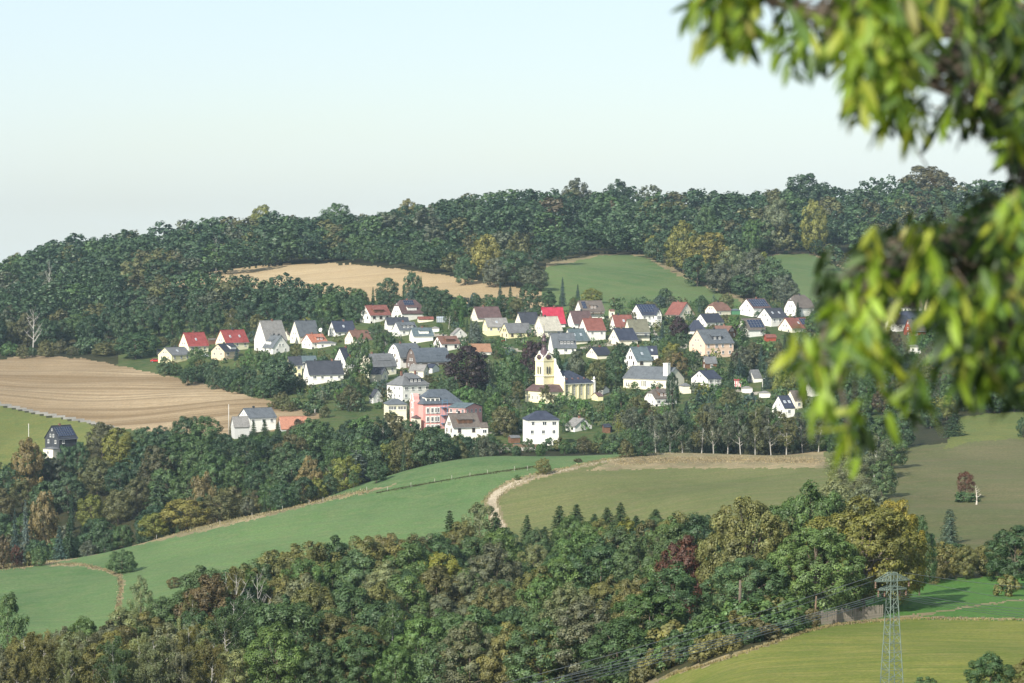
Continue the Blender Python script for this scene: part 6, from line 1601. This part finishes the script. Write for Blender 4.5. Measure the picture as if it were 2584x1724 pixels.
# red and white pavilion sign / play house on posts
P = pix(*cx_('D', 1418, 1215), float(cast(*cx_('D', 1418, 1240))[1])); e = empty('play_house', P); tag(e, 'small red and white play house on a post among the spruces', 'play house')
MB().box(-1.3,1.3,-1,1,.3,2.6).build('wall', wallm('white'), e)
for x in (-1.0,-.2,.6): MB().box(x, x+.35, -1.04, -1.005, .4, 2.5).build('red_stripe', paint('red_paint', (.45,.03,.04), .5, .05), e)
MB().solid([(-1.5,-1.2,2.6),(1.5,-1.2,2.6),(1.5,1.2,2.6),(-1.5,1.2,2.6),(-1.5,0,3.2),(1.5,0,3.2)], [(0,1,5,4),(2,3,4,5),(1,2,5),(3,0,4),(3,2,1,0)]).build('roof', roofm('red'), e)
MB().tube([(0,0,-3),(0,0,.3)], .15, 6).build('post', M_pole, e)

# ------------------------------------------------------------------ cars
def car(P, rz, colour, cname, label):
    e = empty('parked_car', P, rz); tag(e, label, 'car')
    pm_ = paint('car_paint_'+cname, colour, .3, .03, spec=.6)
    pr = [(-2.1,.35),(-2.15,.75),(-1.9,.95),(-1.55,1.0),(-1.0,1.42),(.55,1.45),(1.15,1.02),(1.95,.88),(2.15,.7),(2.1,.35)]
    n = len(pr); mb = MB(); a = [(x,-.85+(.12 if z > 1.1 else 0),z) for x, z in pr]; b = [(x,.85-(.12 if z > 1.1 else 0),z) for x, z in pr]
    mb.solid(a+b, [tuple(range(n)), tuple(reversed(range(n, 2*n)))]+[(i, i+n, (i+1) % n+n, (i+1) % n) for i in range(n)]); mb.build('body', pm_, e)
    MB().box(-1.15,.9,-.86,-.70,1.02,1.36).box(-1.15,.9,.70,.86,1.02,1.36).build('side_window', M_glass, e)
    MB().solid([(.62,-.68,1.44),(.62,.68,1.44),(1.2,.72,1.05),(1.2,-.72,1.05)], [(0,1,2,3)]).build('windscreen', M_glass, e)
    wm_ = MB().lathe([(.33,-.1),(.33,.1)], 14)
    ty = wm_.mesh('wheel', M_dark); rim = MB().lathe([(.2,-.12),(.2,.12)], 10).mesh('rim', M_alu)
    for x in (-1.35, 1.35):
        for y in (-.82, .82):
            o = link('wheel', ty, e); o.location = (x, y, .33); o.rotation_euler = (math.pi/2, 0, 0); link('rim', rim, o)
    hl = MB().box(-.05,.05,-.14,.14,-.08,.08).mesh('headlight', M_frame)
    for y in (-.6, .6): o = link('headlight', hl, e); o.location = (2.12, y, .7)
P = at(cx_('E', 1390, 0)[0], 917); car(P, math.radians(185), (.75,.76,.76), 'white', 'white car parked on the terrace left of the cube-like house')
P = at(cx_('E', 1425, 0)[0], 921); car(P, math.radians(185), (.03,.035,.04), 'black', 'black car parked behind the white car near the cube-like house')
P = cast(*cx_('A', 48, 705)); car(P, math.radians(10), (.50,.03,.03), 'red', 'red car parked left of the low yellow house')
P = cast(*cx_('A', 575, 655)); car(P, math.radians(40), (.6,.62,.65), 'silver', 'silver car parked below the leftmost red roof')
# terrace wall before the cube-like house
tw = at(cx_('E', 1350, 0)[0], 912)
o = MB().box(-11, 12, -.25, .25, -3, 1.2).build('retaining_wall', M_conc); o.location = (tw[0], tw[1], tw[2]); tag(o, 'grey retaining wall below the parked cars', 'wall')
o = MB().box(-12, 12, 0, .15, 0, 1.1).build('garden_fence', M_woodm); o.location = (tw[0], tw[1]+.6, tw[2]+1.1); tag(o, 'brown board fence on the retaining wall beside the white car', 'fence')
P = cast(*cx_('C', 505, 720)); e = empty('parasol', P); tag(e, 'red parasol in the garden below the yellow house with terrace', 'parasol')
MB().lathe([(1.5,2.0),(.8,2.35),(.05,2.6)], 10).build('canopy', MATS['red_paint'], e); MB().tube([(0,0,0),(0,0,2.5)], .04, 5).build('pole', M_pole, e)
P = cast(*cx_('B', 1290, 440)); e = empty('greenhouse', P); tag(e, 'small glass greenhouse in a garden right of the purple-brown roof', 'greenhouse')
MB().box(-2.2,2.2,-1.2,1.2,0,1.8).build('glass_wall', MATS['sky_pane'], e); MB().solid([(-2.3,-1.3,1.8),(2.3,-1.3,1.8),(2.3,1.3,1.8),(-2.3,1.3,1.8),(-2.3,0,2.6),(2.3,0,2.6)], [(0,1,5,4),(2,3,4,5),(1,2,5),(3,0,4)]).build('glass_roof', MATS['sky_pane'], e)
fr_ = MB()
for k in range(6): x = -2.2+k*.88; fr_.box(x-.03,x+.03,-1.24,-1.2,0,1.8); fr_.tube([(x,-1.3,1.84),(x,0,2.64)], .03, 4)
fr_.build('frame', wallm('white'), e)

# ------------------------------------------------------------------ near branch with hanging leaves
M_near = foliage('near_leaf', trans=.36, leafvar=.3, warmk=.2)
LN = []
r = np.random.default_rng(11)
def leafmesh(sd):
    rr = np.random.default_rng(sd); n = 5; L_ = 1.0; w_ = .15
    v = []; f = []
    for i in range(n+1):
        t = i/n; ww = w_*math.sin(math.pi*min(1, t*.92+.05))**.85*(1-.25*t); z = -t*L_; b = .10*math.sin(t*2.6+sd)+.02*t; c_ = .035*math.sin(math.pi*t)
        if i == n: ww = .004
        v += [(-ww, b+c_, z), (0, b-c_, z), (ww, b+c_, z)]
    for i in range(n): a = 3*i; f += [(a,a+1,a+4,a+3),(a+1,a+2,a+5,a+4)]
    return v, f
LV = [leafmesh(k) for k in range(5)]
LM = [np_mesh('leaf', v, f, (M_near,), True) for v, f in LV]
bt = empty('near_tree', (2.9, 8.4, float(ground(2.9, 8.4)))); tag(bt, 'close out-of-focus branches with hanging green leaves in the upper right corner', 'tree')
org = Vector(bt.location)
BK = MB().tube([(0,0,-.5),(0,.0,1.2),(.05,.0,2.6),(-.02,.05,4.5)], [.2,.16,.13,.08], 10)
BK.build('trunk', M_bark, bt)
UPM = [(1990,-60),(1985,70),(1962,120),(1940,150),(2000,125),(2030,165),(2060,160),(2085,120),(2125,110),(2155,160),(2165,220),(2150,265),(2200,235),(2235,240),(2255,310),(2245,360),(2285,350),(2300,290),(2370,260),(2400,300),(2480,300),(2515,360),(2560,390),(2640,400),(2640,-60)]
UPL = [(1758,-60),(1764,45),(1800,70),(1870,60),(1925,20),(1935,-60)]
LOW = [(2054,630),(2066,690),(2100,740),(2060,770),(2030,850),(2000,885),(2020,950),(2060,985),(2018,1050),(2050,1110),(2100,1040),(2135,1120),(2170,1080),(2200,1010),(2240,960),(2280,1050),(2330,1030),(2335,940),(2395,1030),(2450,990),(2470,930),(2540,960),(2640,990),(2640,520),(2584,480),(2500,560),(2420,560),(2330,590),(2240,560),(2180,560),(2190,640),(2210,700),(2180,745),(2120,720),(2080,640)]
DKM = [(2170,560),(2330,570),(2584,440),(2640,440),(2640,900),(2500,860),(2420,780),(2300,700),(2180,740)]
HOLE = [(2288,735),(2345,735),(2345,862),(2288,862)]
sprays = []
from mathutils import noise as mnoise
def fillp(poly, n, dlo, dhi, thr=-.12, lit=0):
    xs = [p[0] for p in poly]; ys = [p[1] for p in poly]; k = 0; tries = 0
    while k < n and tries < 20000:
        tries += 1; u = r.uniform(min(xs), max(xs)); v = r.uniform(min(ys), max(ys))
        if not inpoly(poly, np.array([u]), np.array([v]))[0]: continue
        if inpoly(HOLE, np.array([u]), np.array([v]))[0] and r.random() < .9: continue
        nz = mnoise.noise(Vector((u/95, v/120, 3.3)))+.5*mnoise.noise(Vector((u/38, v/50, 8.1)))
        if nz < thr: continue
        sprays.append((u, v, r.uniform(dlo, dhi), lit)); k += 1
fillp(UPM, 270, 6.4, 9.6, -.05); fillp(UPL, 34, 6.8, 7.6, -1); fillp(LOW, 225, 6.2, 9.2, 0.0); fillp(DKM, 210, 8.2, 10.0, -.35); fillp([(2360,120),(2640,120),(2640,430),(2560,380),(2470,300)], 70, 7.2, 9.6, -1)
nvis = len(sprays)
fillp([(1700,-60),(1900,-1100),(3600,-1300),(3600,-60)], 420, 6.0, 10.5, -.3); fillp([(2640,-60),(3500,-60),(3500,1000),(2640,1000)], 260, 6.5, 10.5, -.3)   # the crown goes on beyond the frame
leaves = []
for (u, v, d, lit) in sprays:
    base = Vector(pix(u, v, d)); an = r.uniform(0, 6.28); tilt = r.uniform(.25, .9)
    axis = Vector((math.cos(an)*tilt, math.sin(an)*tilt, -1)).normalized(); ln = r.uniform(.07, .14)
    nlf = int(r.integers(5, 9))
    side = axis.cross(Vector((0, 0, 1))).normalized()
    for q in range(nlf):
        t = q/(nlf-1); p = base+axis*ln*(t-.5)
        sp = (1 if q % 2 else -1)*(.85 if q < nlf-1 else 0)
        dr = (axis*.9+side*sp+Vector((0, 0, -.40))+Vector(r.normal(size=3))*.34).normalized()
        L_ = r.uniform(.05, .095)*(1 if q else .8)
        nrm = Vector(r.normal(size=3)); nrm = (nrm-dr*nrm.dot(dr)).normalized(); wd = dr.cross(nrm)
        M = Matrix.Translation(p) @ Matrix((wd, nrm, -dr)).transposed().to_4x4() @ Matrix.Diagonal((L_*1.05, L_, L_, 1))
        leaves.append((M, p.y/L_, int(r.integers(0, 5)), d > 7.45 or (u > 2330 and r.random() < .45)))  # last flag: deeper and some right-hand sprays carry crown shade in their colour
print('near leaves', len(leaves))
leaves.sort(key=lambda t: t[1])
inv = Matrix.Translation(-org)
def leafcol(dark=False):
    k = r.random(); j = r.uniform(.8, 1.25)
    if dark and k < .93: return (.021*j, .042*j, .011*j)  # near-black tint paints the crown's inner shade into the leaf colour
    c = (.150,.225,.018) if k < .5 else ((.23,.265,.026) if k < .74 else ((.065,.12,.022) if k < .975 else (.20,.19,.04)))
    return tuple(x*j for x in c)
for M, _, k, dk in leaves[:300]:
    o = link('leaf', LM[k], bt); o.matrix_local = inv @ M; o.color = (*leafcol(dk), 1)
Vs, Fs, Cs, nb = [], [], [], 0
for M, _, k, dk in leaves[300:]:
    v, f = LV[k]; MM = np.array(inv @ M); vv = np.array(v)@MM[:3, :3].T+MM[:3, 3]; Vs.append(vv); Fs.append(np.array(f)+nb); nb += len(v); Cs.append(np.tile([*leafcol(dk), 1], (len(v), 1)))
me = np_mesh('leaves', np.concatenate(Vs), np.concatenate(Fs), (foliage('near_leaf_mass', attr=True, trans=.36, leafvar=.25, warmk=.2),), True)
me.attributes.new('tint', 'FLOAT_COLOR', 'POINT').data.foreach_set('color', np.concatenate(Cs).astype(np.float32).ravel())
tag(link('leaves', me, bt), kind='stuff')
# boughs and twigs reaching the sprays
def bough(pts, r0, r1, nm='branch'):
    P = [Vector(pix(*p))-org for p in pts]; rad = list(np.linspace(r0, r1, len(P))); MB().tube(P, rad, 6).build(nm, M_bark, bt)
    return [p+org for p in P]
B1 = bough([(3400,-100,8.4),(2900,-60,8.3),(2500,60,8.2),(2250,90,7.8),(2060,40,7.4),(1900,-10,7.2)], .05, .008)
B2 = bough([(3400,300,8.4),(2900,380,8.5),(2600,520,8.7),(2420,600,8.6),(2260,680,8.2),(2130,760,7.8),(2070,860,7.5)], .05, .006)
B3 = bough([(2900,380,8.5),(2640,640,8.0),(2500,760,7.8),(2400,860,7.6)], .03, .006)
B4 = bough([(2500,60,8.2),(2380,150,8.0),(2300,230,7.8)], .016, .005)
B5 = bough([(2600,520,8.7),(2584,400,8.4),(2500,260,8.2)], .016, .005)
nodes_ = [p for B in (B1, B2, B3, B4, B5) for a, b in zip(B[:-1], B[1:]) for p in [a.lerp(b, t) for t in (0, .2, .4, .6, .8)]]
tw = MB()
for (u, v, d, lit) in sprays:
    p = Vector(pix(u, v, d)); q = min(nodes_, key=lambda z: (z-p).length)
    if (q-p).length < .55: m_ = (p+q)/2+Vector((0, 0, .03)); tw.tube([q-org, m_-org, p-org], [.004, .003, .0015], 4)
tag(tw.build('twigs', M_bark, bt), kind='stuff')

# ------------------------------------------------------------------ air
hz = MB().box(-3200, 3200, -120, 2850, float(GV[:, 2].min())-1.0, 172).build('haze', None)
tag(hz, kind='stuff'); hz['label'] = 'pale summer haze filling the valley'
m = bpy.data.materials.new('haze'); m.use_nodes = True; t = m.node_tree; t.nodes.clear()
pv_ = t.nodes.new('ShaderNodeVolumePrincipled'); pv_.inputs['Color'].default_value = (.60, .80, 1.0, 1); pv_.inputs['Density'].default_value = HAZE; pv_.inputs['Anisotropy'].default_value = 0.0
o_ = t.nodes.new('ShaderNodeOutputMaterial'); t.links.new(pv_.outputs[0], o_.inputs['Volume'])
hz.data.materials.append(m)
